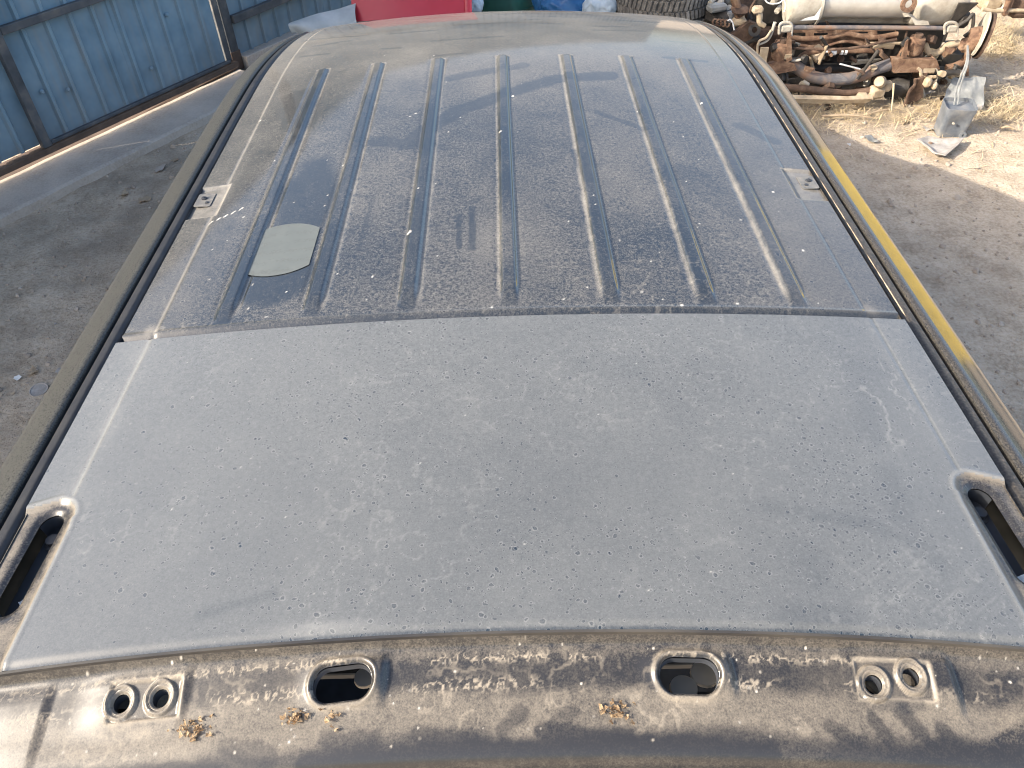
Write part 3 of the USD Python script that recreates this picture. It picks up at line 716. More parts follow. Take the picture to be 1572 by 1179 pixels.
hd_ids = P.reshape(-1, 3)
fx, fq = x.ravel()[F].mean(1), q.ravel()[F].mean(1)
lab = np.zeros(len(F), int)
for k, (x0, x1, q0, q1) in enumerate(PLATE): lab[(fx > x0) & (fx < x1) & (fq > q0) & (fq < q1)] = k + 1
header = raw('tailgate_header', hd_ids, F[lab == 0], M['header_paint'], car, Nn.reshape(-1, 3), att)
for k in (1, 2): raw('hinge_mount_plate', hd_ids, F[lab == k], M['header_paint'], header, Nn.reshape(-1, 3), att)
# sleeves round the holes and the inner sheet seen through them
def sleeve(pts, depth, name):
    rows = []
    for dz, k in ((-.0025, 1.0), (-.006, .99), (-depth, .96)):
        c = pts.mean(0); qq = c + (pts - c) * k
        rows.append(np.stack([qq[:, 0], ye(qq[:, 0]) - qq[:, 1], ZR - .105 * qq[:, 0] ** 2 + qz(qq[:, 1]) + hrelief(qq[:, 0], qq[:, 1]) + dz], 1))
    Pq = np.stack(rows, 0); raw(name, Pq.reshape(-1, 3), grid_faces(*Pq.shape[:2]), M['inner_dark'], header)
ang = np.linspace(0, 2 * PI, 41)
for cx, cq in CUPS: sleeve(np.stack([cx + .0083 * np.cos(ang), cq + .0083 * np.sin(ang)], 1), .012, 'bolt_hole_rim')
for a, b1, c, d1 in OV:
    sleeve(np.array(sg.LineString([(a, b1), (c, d1)]).buffer(.0156).exterior.coords), .010, 'oval_hole_rim')
ip = sg.box(-.62, .20, .62, .372).difference(sg.box(-.192, .30, -.15, .338).buffer(.006))
part('inner_sheet', plate(ip, .0012, np.array([[1, 0, 0, 0], [0, 1, 0, 0], [0, 0, 1, 1.500], [0, 0, 0, 1.]])), M['inner_dark'], header)
for u, v, r in [(1082, 1034, .0155), (1050, 1056, .0150), (560, 1040, .012), (1347, 1049, .012)]:
    cx, cy, _ = atz(u, v, 1.505)
    part('lit_hole_disc', lathe([(0, 0), (r, 0), (r * .96, .004), (0, .005)], 28, axis_T([cx, cy, 1.5015], [0, .1, 1])), M['inner_grey'], header)  # pale disc standing in for daylight through an inner hole
part('edge_seal', tube([[xx, ye(xx) - .1185, ZR - .105 * xx * xx - .0895] for xx in np.linspace(-.6, .6, 30)], .0035, 8, 2), M['steel_brown'], header)

# roof channels, rails and the rest of the body
def zc(y): return np.where(y <= 2.6, lng(np.minimum(y, 2.6)), .1125 + .37 * (y - 2.6) + .02 * np.maximum(y - 2.6, 0) ** 2)
def side_sweep(name, prof, ysn, mat, s, parent, spread=0., label=None):
    P = []
    for yy in ysn:
        w0 = float(hw(yy)) + spread * max(yy - 2.5, 0) ** 1.2; ze = ZR - .105 * .598 ** 2 - float(zc(yy))
        P.append([(s * (w0 + a), yy, ze + d) for a, d in prof])
    P = np.array(P); F = grid_faces(*P.shape[:2], flip=s < 0)
    nn = grid_normals(P); nn = nn if s > 0 else -nn
    return raw(name, P.reshape(-1, 3), F, mat, parent, nn.reshape(-1, 3), label=label)
def dense(prof, n=6):
    p = np.array(prof); t = np.arange(len(p)); tt = np.linspace(0, len(p) - 1, (len(p) - 1) * n + 1)
    return np.stack([PchipInterpolator(t, p[:, 0])(tt), PchipInterpolator(t, p[:, 1])(tt)], 1)
CH = dense([(0, -.0005), (.0008, -.012), (.006, -.015), (.012, -.0095), (.018, -.0065), (.027, -.0075), (.031, -.014), (.034, -.017), (.0355, -.012)])
RL = dense([(.0355, -.013), (.038, -.008), (.043, -.0066), (.050, -.0082), (.056, -.0106), (.074, -.0190), (.090, -.0282), (.098, -.036), (.104, -.052), (.108, -.080), (.110, -.125)])
y1 = np.concatenate([np.linspace(.30, 2.6, 120), np.linspace(2.62, 3.70, 40)])
for s in (-1, 1):
    side_sweep('drip_channel', CH, y1, M['rubber_black'] if s < 0 else M['channel_dusty'], s, car, .12)
    if s > 0: part('dust_line', tube([(s * (float(hw(t)) + .0150 + .12 * max(t - 2.5, 0) ** 1.2), t, ZR - .0375 - float(zc(t)) - .0080) for t in np.linspace(.93, 2.3, 90)], .0003 + .0010 * rng.random(90), 6, 2), M['beige_metal'], car)  # ragged line of dust on the moulding, modelled as a thin tube
    rl = side_sweep('roof_side_rail', RL, y1, M['rail_dusty'] if s < 0 else M['rail_dark'], s, car, .12)
    side_sweep('window_trim', dense([(.110, -.125), (.1125, -.128), (.1145, -.140), (.118, -.150)], 4), y1, M['trim_gloss'], s, rl, .12)
    P = []
    yg = np.linspace(.42, 3.6, 60)
    for yy in yg:
        zt = ZR - .0375 - float(zc(yy)) - .150; w0 = float(hw(yy)) + .12 * max(yy - 2.5, 0) ** 1.2 + .118
        zl = min(1.03, zt - .002); P.append([(s * (w0 + (max(.83 - w0, .001)) * t), yy, zt + (zl - zt) * t) for t in np.linspace(0, 1, 8)])
    P = np.array(P); raw('side_glass', P.reshape(-1, 3), grid_faces(*P.shape[:2], flip=s < 0), M['glass_dark'], car)
    dp = dense([(.832, 1.03), (.850, .98), (.872, .80), (.880, .62), (.868, .46), (.84, .36), (.80, .30)], 4)
    for y0_, y1_ in ((.25, 1.02), (1.03, 2.08), (2.09, 3.20), (3.21, 4.42)):
        yy = np.linspace(y0_, y1_, 12)
        P = np.array([[(s * (a - (.10 * max(t - 3.6, 0) ** 1.5)), t, min(d, 1.03 if t < 3.6 else .99 - .42 * (min(t, 4.0) - 3.6) - .22 * max(t - 4.0, 0))) for a, d in dp] for t in yy])
        raw('door' if 1.0 < y0_ < 3 else 'wing', P.reshape(-1, 3), grid_faces(*P.shape[:2], flip=s < 0), M['body_black'], car)
    for yy in (1.0, 3.85):
        wl = raw  # a wheel: tyre and rim
        T = axis_T([s * .80, yy, .345], [s, 0, 0])
        wh = part('wheel_tyre', lathe([(.20, -.10), (.30, -.115), (.335, -.10), (.345, -.07), (.345, .07), (.335, .10), (.30, .115), (.20, .10)], 40, T), M['tyre'], car)
        part('rim', lathe([(0, .05), (.06, .07), (.17, .05), (.205, .09), (.205, -.08), (0, -.08)], 30, T), M['dusty_metal'], wh)
# windscreen, bonnet, nose, floor and pillars behind
def across(fn, ysn, n=24):
    return np.array([[fn(t, yy) for t in np.linspace(-1, 1, n)] for yy in ysn])
P = across(lambda t, yy: (t * (hw(yy) + .12 * max(yy - 2.5, 0) ** 1.2), yy + .0, ZR - .0375 - float(zc(yy)) - .004 + .0375 * (1 - t * t)), np.linspace(2.74, 3.62, 20))
raw('windscreen', P.reshape(-1, 3), grid_faces(*P.shape[:2]), M['glass_dark'], car)
P = across(lambda t, yy: (t * (.80 - .10 * max(yy - 3.7, 0) ** 1.6), yy, 1.0 - .42 * (min(yy, 4.0) - 3.6) - .22 * max(yy - 4.0, 0) - .02 * t * t), np.linspace(3.58, 4.45, 16))
raw('bonnet', P.reshape(-1, 3), grid_faces(*P.shape[:2]), M['body_black'], car)
part('front_end', box(1.30, .12, .35, (0, 4.42, .50), ch=.03), M['body_black'], car)
part('floor_pan', box(1.5, 4.0, .08, (0, 2.3, .36)), M['inner_dark'], car)
part('rear_bumper', box(1.62, .16, .24, (0, .20, .48), ch=.04), M['body_black'], car)
for s in (-1, 1): part('rear_pillar', tube([(s * .66, .33, 1.50), (s * .73, .27, 1.25), (s * .78, .24, .95), (s * .79, .23, .60)], [.05, .06, .06, .06], 10), M['body_black'], car)
part('cabin_trim', box(1.16, 2.0, .012, (0, 1.45, 1.40)), M['inner_dark'], car)

# dry leaf crumbs lying on the header
def clump(u, v, r, n, seed, label):
    g = np.random.default_rng(seed); d = ray(u, v); t = .5
    while True:
        p = CAM + d * t; qq = ye(p[0]) - p[1]
        if p[2] < ZR - .105 * p[0] ** 2 + float(qz(np.clip(qq, 0, .125))): break
        t += .0006
    ms = []
    for k in range(n):
        o = g.normal(0, r * .75, 2); xx, yy = p[0] + o[0], p[1] + o[1] * .6
        zz = ZR - .105 * xx * xx + float(qz(np.clip(ye(xx) - yy, 0, .125)))
        s = g.uniform(.0010, .0036)
        m = trimesh.Trimesh(np.array([(-s, -s * .5, 0), (s, -s * .6, s * .4), (s * .7, s * .6, .1 * s), (-s * .6, s * .5, s * .6)]), np.array([(0, 1, 2), (0, 2, 3), (0, 2, 1), (0, 3, 2)]), process=False)
        m.apply_transform(trimesh.transformations.euler_matrix(*g.uniform(-.7, .7, 2), g.uniform(0, 6))); m.apply_translation([xx, yy, zz + .0016 + g.uniform(0, .003)]); ms.append(m)
    tag(part('leaf_crumbs', cat_(ms), M['dry_leaf'], smooth=False), label, 'dry leaves', None)
clump(297, 1122, .012, 46, 1, 'larger clump of dry leaf crumbs below the left bolt plate')
clump(452, 1103, .008, 26, 2, 'small brown leaf crumbs left of the left oval hole')
clump(947, 1094, .009, 36, 3, 'brown leaf crumbs lying just left of the right oval hole')
clump(510, 1108, .009, 10, 4, 'few loose leaf flecks below the left oval hole')

# ------------------------------------------------------------------ the heap of axle parts on the right
def WP(y, *uv): return [aty(u, v, y) for u, v in uv]
def ptube(y, uv, r, sides=12, n=5):
    ys_ = np.full(len(uv), y) if np.ndim(y) == 0 else np.asarray(y)
    return tube([aty(u, v, yy) for (u, v), yy in zip(uv, ys_)], r, sides, n)
def pplate(y, uv, th, tilt=0.0, holes_=()):
    """A sheet whose outline is given by pixels, standing at depth y."""
    pts = np.array([aty(u, v, y) for u, v in uv]); o = pts.mean(0)
    poly = sg.Polygon([(p[0] - o[0], p[2] - o[2]) for p in pts]).buffer(0)
    for hu in holes_:
        hp = np.array([aty(u, v, y) for u, v in hu]); poly = poly.difference(sg.Polygon([(p[0] - o[0], p[2] - o[2]) for p in hp]).buffer(.003))
    T = np.eye(4); T[:3, 0] = [1, 0, 0]; T[:3, 1] = [0, 0, 1]; T[:3, 2] = [0, -1, 0]; T[:3, 3] = o
    if poly.geom_type == 'MultiPolygon': poly = max(poly.geoms, key=lambda g_: g_.area)
    R = rotx(tilt); return plate(poly, th, T @ R)
YP = 5.2
ax = thing('rear_axle_subframe', 'rusty axle subframe with straight anti-roll bar lying below the muffler', 'car part')
def mp(nm, ms, mt='rust', label=None, sm=40): return part(nm, crumple(cat_(ms) if isinstance(ms, list) else ms, .0022, 26., len(nm)), M[mt], ax, sm, label)
mp('main_tube', ptube(YP, [(1186, 104), (1206, 99), (1222, 103), (1240, 115), (1262, 121), (1290, 122), (1318, 117), (1345, 106), (1372, 97)], .040, 16), 'rust_grey')
mp('end_bracket', [pplate(YP - .04, [(1368, 88), (1436, 90), (1441, 104), (1420, 108), (1370, 110)], .05)])
mp('end_bracket', [pplate(YP - .03, [(1176, 98), (1200, 92), (1218, 96), (1222, 106), (1190, 112), (1176, 108)], .045)])
mp('cross_member', pplate(YP + .14, [(1210, 46), (1375, 46), (1377, 62), (1362, 66), (1345, 72), (1322, 66), (1300, 62), (1284, 64), (1262, 71), (1238, 69), (1212, 66)], .012, 0,
   [[(1218, 50), (1236, 50), (1236, 55), (1218, 55)], [(1250, 51), (1270, 51), (1270, 54), (1250, 54)], [(1313, 49), (1332, 49), (1332, 51), (1313, 51)], [(1347, 47), (1373, 47), (1373, 53), (1347, 53)], [(1332, 62), (1336, 62), (1336, 64), (1332, 64)], [(1340, 62), (1344, 62), (1344, 64), (1340, 64)]]))
mp('cross_member_lip', ptube(YP + .11, [(1212, 67), (1240, 71), (1262, 73), (1284, 66), (1302, 64), (1322, 68), (1346, 74), (1376, 66)], .010, 8))
mp('cross_member_lip', ptube(YP + .13, [(1210, 57), (1240, 60), (1275, 57), (1300, 52), (1340, 58), (1378, 52)], .017, 10))
mp('strut_bar', ptube(YP + .06, [(1221, 96), (1236, 82), (1262, 79), (1345, 78), (1352, 82), (1366, 95)], .016, 12, 4))
part('white_tag', ptube(YP + .055, [(1266, 80.5), (1283, 80.2)], .0185, 14, 1), M['white_bits'], ax)
for u in (1290, 1296): part('white_tag', ptube(YP + .055, [(u, 80), (u + 3.5, 80)], .0175, 12, 1), M['white_bits'], ax)
arb = mp('anti_roll_bar', ptube(YP - .02, [(1194, 42.5), (1240, 42.2), (1330, 42.5), (1420, 43), (1464, 43.5)], .0135, 14), 'rust_grey')
for u in (1206, 1460):
    part('bar_clamp', cat_([tube([aty(u - 10, 52, YP - .03), aty(u - 9, 38, YP - .03), aty(u, 34, YP - .03), aty(u + 9, 38, YP - .03), aty(u + 9, 55, YP - .03)], .009, 8), box(.075, .05, .05, aty(u, 43, YP - .015), ch=.012)]), M['dusty_metal'], arb)
for u, v in ((1200, 76), (1405, 68)):
    o = aty(u, v, YP + .0)
    bu = part('bush', crumple(lathe([(.0, -.055), (.052, -.055), (.056, -.04), (.056, .02), (.048, .03), (.048, .045), (.03, .052), (0, .052)], 26, axis_T(o, [.05, -.15, 1])), .003, 30), M['rust'], ax)
    part('bush_core', lathe([(.0, 0), (.026, 0), (.026, .02), (.012, .024), (0, .024)], 18, axis_T(o + np.array([0, -.008, .05]), [.05, -.15, 1])), M['rust_dark'], bu)
mp('bracket', pplate(YP + .01, [(1392, 58), (1386, 72), (1378, 88), (1415, 92), (1417, 70), (1412, 58)], .03, .1))
mp('bracket', pplate(YP - .06, [(1383, 88), (1390, 64), (1394, 60), (1392, 88)], .01, .05))
mp('bracket', pplate(YP - .05, [(1208, 50), (1214, 50), (1216, 92), (1207, 96)], .012, .05))
mp('bracket', pplate(YP + .05, [(1186, 70), (1192, 60), (1220, 62), (1216, 74), (1204, 66), (1192, 72), (1186, 96), (1182, 98)], .014, .05), 'rust_dark')
mp('spring_link', [ptube(YP - .04, [(1184, 46), (1176, 58), (1164, 66), (1162, 96)], .008, 8), pplate(YP - .06, [(1168, 72), (1180, 72), (1176, 98), (1164, 98)], .01, .1)], 'beige_metal')
mp('spring_link', ptube(YP - .03, [(1190, 34), (1180, 60), (1162, 70)], [.012, .008, .007], 8), 'dusty_metal')
mp('control_arm', ptube(YP + .02, [(1419, 66), (1426, 80), (1440, 80), (1454, 70), (1472, 66)], [.02, .021, .022, .021, .02], 12), 'beige_metal')
mp('control_arm', ptube(YP + .0, [(1452, 104), (1466, 101), (1480, 94), (1487, 84)], [.020, .023, .024, .02], 12), 'rust')
mp('knuckle', [lathe([(0, -.05), (.045, -.05), (.05, -.02), (.04, .03), (0, .04)], 16, axis_T(aty(1490, 68, YP), [.6, -.5, .3])), ptube(YP - .01, [(1486, 78), (1483, 92), (1485, 116)], [.02, .014, .012], 8), box(.05, .05, .06, aty(1478, 70, YP), ch=.012)], 'rust')
mp('lower_bracket', [ptube(YP - .06, [(1408, 104), (1413, 108), (1416, 117), (1436, 118)], .012, 8), box(.10, .05, .05, aty(1424, 106, YP - .04), ch=.01)], 'beige_metal')
mp('spring_cup', [pplate(YP - .1, [(1407, 121), (1418, 116), (1416, 150), (1404, 158)], .02, .1), ptube(YP - .12, [(1405, 121), (1404, 131), (1396, 140), (1388, 164)], .010, 8), pplate(YP - .10, [(1404, 124), (1404, 134), (1396, 142), (1392, 160), (1402, 160), (1408, 140)], .01, .05)], 'rust_dark')
dk = part('brake_disc', lathe([(.03, -.010), (.142, -.010), (.142, .010), (.03, .010)], 44, axis_T(aty(1511, 55, YP + .03), [.93, -.34, -.1])), M['rust_dark'], ax)
part('dust_shield', crumple(lathe([(.05, 0), (.13, 0), (.135, .012), (.13, .004), (.05, .004)], 36, axis_T(aty(1503, 52, YP + .02), [.93, -.34, -.1])), .003, 25), M['dusty_metal'], dk)
part('hub', lathe([(0, -.05), (.05, -.05), (.07, -.01), (.07, .012), (.03, .02), (.03, .05), (0, .05)], 24, axis_T(aty(1498, 58, YP + .01), [.93, -.34, -.1])), M['rust'], dk)
mp('upright', [ptube(YP + .05, [(1470, 40), (1486, 30), (1494, 22), (1492, 45), (1480, 56)], .012, 8), box(.08, .07, .10, aty(1478, 30, YP + .1), ch=.02)], 'grease_black')
mp('hose', ptube(YP - .06, [(1436, 104), (1440, 112), (1436, 126), (1428, 130)], .006, 8), 'dusty_metal')

lo = thing('lower_axle_frame', 'dark greasy axle frame half buried under the rusty subframe', 'car part')
def lp(nm, ms, mt='grease_black'): return part(nm, crumple(cat_(ms) if isinstance(ms, list) else ms, .004, 20., 3 + len(nm)), M[mt], lo, 40)
lp('front_beam', ptube([5.12, 5.1, 5.1, 5.12, 5.1], [(1196, 134), (1230, 136), (1262, 140), (1300, 143), (1342, 138)], [.026, .024, .024, .022, .022], 10), 'rust_dark')
lp('beam_end', [box(.11, .08, .08, aty(1345, 141, 5.1), rot=rotz(.2), ch=.02), box(.07, .06, .09, aty(1322, 152, 5.05), rot=rotx(.3), ch=.015)], 'beige_metal')
lp('knuckle', [lathe([(0, -.04), (.035, -.04), (.04, 0), (.03, .04), (0, .045)], 16, axis_T(aty(1351, 126, 5.08), [-.5, -.7, .4])), box(.06, .05, .07, aty(1362, 132, 5.1), ch=.015)], 'beige_metal')
lp('knuckle', [box(.05, .05, .06, aty(1424, 126, 5.05), ch=.014), box(.035, .05, .05, aty(1434, 131, 5.05), ch=.012), lathe([(0, -.02), (.02, -.02), (.02, .02), (0, .02)], 12, axis_T(aty(1446, 113, 5.06), [0, -1, .2]))], 'beige_metal')
lp('housing', [lathe([(0, -.12), (.09, -.11), (.13, -.03), (.12, .06), (.07, .12), (0, .13)], 24, axis_T(aty(1290, 100, 5.55), [1, .1, .1])), box(.34, .2, .16, aty(1255, 110, 5.5), ch=.03)])
lp('housing', [lathe([(0, -.07), (.06, -.07), (.075, 0), (.05, .08), (0, .08)], 20, axis_T(aty(1376, 136, 5.2), [.8, -.4, .2])), box(.16, .14, .12, aty(1390, 138, 5.25), ch=.03)])
lp('axle_tube', ptube([5.42, 5.4, 5.42], [(1200, 112), (1300, 105), (1450, 112)], .045, 14))
lp('side_plate', [pplate(5.2, [(1186, 128), (1240, 112), (1262, 126), (1250, 138), (1200, 136)], .02, .3)], 'grease_black')
lp('side_plate', [pplate(5.3, [(1330, 64), (1374, 64), (1372, 76), (1330, 72)], .012, .3)], 'beige_metal')
lp('side_plate', [pplate(5.3, [(1310, 92), (1352, 88), (1342, 96), (1308, 101)], .012, .6)], 'dusty_metal')
lp('rod', ptube([5.05, 5.08], [(1290, 98), (1320, 106)], .006, 8), 'white_bits')
lp('rod', ptube([5.2, 5.15, 5.2], [(1210, 74), (1300, 75), (1376, 60)], .009, 8), 'rust_dark')
lp('rod', ptube([5.2, 5.2, 5.2], [(1340, 72), (1360, 66), (1390, 66)], .010, 8), 'beige_metal')
lp('base_plate', [pplate(5.0, [(1208, 146), (1300, 150), (1340, 148), (1330, 158), (1250, 158), (1212, 154)], .03, .5)], 'beige_metal')
lp('arm', ptube([5.1, 5.1, 5.1], [(1440, 118), (1452, 112), (1472, 112)], [.022, .02, .018], 10), 'grease_black')
lp('filler_block', box(1.05, .25, .52, aty(1325, 85, 5.62), ch=.06).subdivide().subdivide().subdivide(), 'grease_black')  # added dark block, makes the gaps between the parts look shaded
lp('filler_block', box(.24, .2, .24, aty(1450, 92, 5.6), ch=.05), 'grease_black')  # same added darkening behind the right end

g = np.random.default_rng(77)
for k in range(110):
    u, v, yy = g.uniform(1186, 1486), g.uniform(52, 152), g.uniform(5.14, 5.45)
    kind = k % 4; mt = ['grease_black', 'rust_dark', 'beige_metal', 'rust', 'grease_black', 'dusty_metal', 'rust_dark'][k % 7]
    p = aty(u, v, yy)
    if p[2] < .02: p[2] = .03
    if kind == 0: lp('hose', tube([p, p + g.normal(0, .05, 3), p + g.normal(0, .09, 3)], g.uniform(.006, .012), 8), mt)
    elif kind == 1: lp('bracket', box(*g.uniform(.02, .09, 3), p, rot=trimesh.transformations.euler_matrix(*g.uniform(-1, 1, 3)), ch=.005).subdivide(), mt)
    elif kind == 2: lp('bolt_head', lathe([(0, -.012), (.016, -.012), (.016, .012), (.024, .013), (.024, .018), (0, .018)], 10, axis_T(p, g.normal(0, 1, 3) + [0, -1, 0])), mt)
    else: lp('tab', pplate(yy, [(u, v), (u + g.uniform(8, 18), v + g.uniform(-4, 4)), (u + g.uniform(6, 14), v + g.uniform(5, 12)), (u - 2, v + g.uniform(5, 10))], .006, g.uniform(-.6, .6)), mt)

mu = thing('muffler', 'large pale dusty exhaust muffler lying on top of the axle heap', 'muffler')
Y2 = 5.42
o0, o1 = aty(1206, 6, Y2), aty(1262, 6, Y2); L = o1[0] - o0[0]
part('end_drum', crumple(lathe([(0, 0), (.07, 0), (.12, .012), (.135, .04), (.135, L * .75), (.125, L * .9), (.10, L), (0, L)], 34, axis_T(aty(1206, 4, Y2), [1, 0, .0])), .006, 12), M['dusty_metal'], mu)
part('centre_pipe', ptube(Y2 - .02, [(1258, 2), (1300, 2), (1392, 3)], .098, 30, 3), M['muffler_shine'], mu)
part('heat_shield', crumple(ptube(Y2 + .06, [(1250, 22), (1300, 23), (1390, 25)], .05, 16, 3), .004, 15), M['dusty_metal'], mu)
o = aty(1392, 4, Y2); e = aty(1478, 4, Y2); L = e[0] - o[0]
part('end_drum', crumple(lathe([(0, 0), (.08, 0), (.125, .02), (.145, .06), (.145, L * .8), (.12, L * .95), (0, L)], 34, axis_T(aty(1392, 4, Y2), [1, 0, .02])), .007, 10), M['dusty_metal'], mu)
part('seam_band', lathe([(.136, -.008), (.142, -.008), (.142, .008), (.136, .008), (.136, -.008)], 34, axis_T(aty(1252, 4, Y2), [1, 0, 0])), M['dusty_metal'], mu)
part('hanger', crumple(pplate(Y2 - .17, [(1228, 32), (1236, 28), (1252, 24), (1262, 12), (1256, 30), (1240, 31)], .008, -.2), .004, 20), M['white_plastic'], mu)
part('hanger', pplate(Y2 - .17, [(1386, 20), (1400, 22), (1408, 30), (1424, 32), (1426, 38), (1404, 38), (1398, 26), (1388, 26)], .008, -.2), M['dusty_metal'], mu)
part('flange', lathe([(.025, -.01), (.05, -.01), (.05, .01), (.025, .01), (.025, -.01)], 20, axis_T(aty(1395, 6, Y2 - .2), [0, -1, .1])), M['rust'], mu)
part('bracket_plate', pplate(Y2 - .16, [(1470, 2), (1500, 2), (1482, 22), (1468, 36), (1460, 34)], .01, .3), M['grease_black'], mu)

st = thing('rusty_strut', 'rusty suspension strut standing beside the black car roof corner', 'car part')
def sp(nm, ms, mt): return part(nm, crumple(cat_(ms) if isinstance(ms, list) else ms, .003, 22., 7), M[mt], st, 40)
Y3 = 5.35
sp('damper_tube', ptube(Y3, [(1124, -12), (1131, 8), (1136, 24)], [.028, .028, .034], 14), 'rust')
sp('spring_seat', lathe([(0, -.02), (.045, -.02), (.06, 0), (.045, .012), (0, .012)], 22, axis_T(aty(1136, 14, Y3 - .02), [.2, -.2, 1])), 'rust_dark')
sp('lower_fork', [ptube(Y3, [(1136, 22), (1137, 34)], [.026, .03], 12), box(.09, .07, .05, aty(1135, 33, Y3), ch=.015)], 'beige_metal')
sp('arm_plate', pplate(Y3 - .06, [(1122, 52), (1150, 30), (1164, 36), (1166, 46), (1150, 62), (1135, 66)], .03, .2), 'rust_dark')
sp('hub_ring', [lathe([(.018, -.01), (.040, -.01), (.040, .01), (.018, .01), (.018, -.01)], 26, axis_T(aty(1158, 46, Y3 - .09), [-.1, -.9, .35]))], 'grease_black')
sp('pipe', ptube(Y3 - .05, [(1140, 68), (1152, 62), (1166, 58)], .018, 12), 'grease_black')
sp('bent_bracket', [ptube(Y3 - .1, [(1160, 14), (1166, 22), (1166, 34), (1174, 40)], [.018, .02, .018, .015], 10), box(.07, .05, .045, aty(1163, 15, Y3 - .1), ch=.012)], 'beige_metal')
sp('rod', ptube(Y3 - .05, [(1160, 0), (1153, 12), (1151, 20)], .008, 8), 'rust_dark')
sp('coil_wire', cat_([tube([aty(1098 + 6 * k + 4 * math.cos(a), 34 + 5 * math.sin(a) + .6 * k, Y3 - .1 + .004 * a) for a in np.linspace(0, 5.5, 9)], .006, 6, 3) for k in range(4)]), 'rust')
sp('link_arm', ptube(Y3 - .08, [(1144, 74), (1152, 80), (1158, 88)], [.02, .024, .02], 10), 'rust_dark')
cw = part('white_cable', tube([aty(u, v, 5.2) for u, v in [(1172, -4), (1180, 5), (1195, 5), (1203, 0), (1206, 8), (1204, 18)]], .0045, 8), M['white_bits'])
tag(cw, 'thin white cable looped over the heap left of the muffler', 'cable')
cw = part('white_cable', tube([aty(u, v, 5.18) for u, v in [(1117, 32), (1121, 30), (1125, 36), (1127, 46)]], .0045, 8), M['white_bits'])
tag(cw, 'short white cable end hooked beside the rusty coil', 'cable')
en = thing('engine_block', 'dark greasy engine block between the tyre and the rusty strut', 'engine')
for (u, v, sx, sy, sz, yy, mt) in [(1098, 12, .16, .2, .16, 5.6, 'grease_black'), (1110, 24, .22, .18, .10, 5.5, 'grease_black'), (1180, 12, .2, .2, .2, 5.7, 'grease_black'), (1180, 40, .3, .2, .2, 5.75, 'grease_black'), (1090, 45, .3, .3, .4, 5.7, 'grease_black'), (1172, 70, .22, .2, .26, 5.6, 'rust_dark')]:
    part('casting', crumple(box(sx, sy, sz, aty(u, v, yy), rot=rotz(u * .37) , ch=.03).subdivide().subdivide(), .008, 14, u), M[mt], en)
for u, v in ((1090, 5), (1102, 8), (1114, 18), (1186, 4), (1192, 18)):
    part('pipe_stub', cyl(aty(u, v, 5.46), aty(u + 6, v - 7, 5.5), .018, 14), M['dusty_metal'], en)
part('valve_cover', crumple(box(.13, .08, .05, aty(1100, 11, 5.45), rot=rotz(.3), ch=.015), .003, 30), M['film_grey'], en)
part('coil_pack', crumple(box(.05, .05, .07, aty(1122, 26, 5.4), rot=rotz(.5), ch=.01), .002, 30), M['grey_plastic'], en)

# far right corner: another rusty part lying on the ground
fr = thing('rusty_bracket', 'rusty bent brackets and hoses at the top right of the yard', 'car part')
part('bent_bar', ptube(6.0, [(1552, -6), (1548, 6), (1542, 18), (1544, 22)], [.03, .024, .02, .018], 10), M['rust'], fr)
part('bent_bar', ptube(6.0, [(1508, 14), (1526, 17), (1548, 16), (1575, 16)], .014, 10), M['beige_metal'], fr)
part('hose', ptube(6.05, [(1540, -4), (1543, 6), (1538, 14), (1530, 16)], .016, 10), M['dusty_metal'], fr)
part('housing', crumple(box(.16, .14, .12, aty(1520, 2, 6.2), ch=.03).subdivide().subdivide(), .01, 14), M['beige_metal'], fr)
part('housing', crumple(box(.2, .2, .16, aty(1568, 6, 6.1), ch=.03).subdivide().subdivide(), .01, 14), M['rust_dark'], fr)

# a yellow container at the right of the yard, beyond the frame, mirrored in the roof rail
yc = thing('yellow_container', 'yellow corrugated container standing at the right of the yard', 'container', None, (6.60, 7.62, 0), math.radians(47))
yy, hh, k = [-1.35], [0.], -1.35
while k + .28 < 1.35:
    for o, h in ((.05, 0.), (.09, .03), (.19, .03), (.23, 0.)): yy.append(k + o); hh.append(h)
    k += .28
yy.append(1.35); hh.append(0.)
P = np.array([[(h, t, z) for t, h in zip(yy, hh)] for z in np.linspace(.16, 2.46, 3)])
part('side_wall', sheet_mesh(P[:, ::-1], .003), M['yellow_paint'], yc, False)
for zz in (.10, 2.52): part('side_rail', box(.12, 2.80, .12, (.05, 0, zz), ch=.01), M['yellow_paint'], yc)
for t in (-1.42, 1.42): part('corner_post', box(.14, .14, 2.58, (.05, t, 1.31), ch=.01), M['yellow_paint'], yc)
for t in (-1.43, 1.43): part('end_wall', box(2.2, .05, 2.38, (1.22, t, 1.31), ch=.01), M['yellow_paint'], yc)
part('top', box(2.3, 2.7, .05, (1.18, 0, 2.50), ch=.01), M['yellow_paint'], yc)

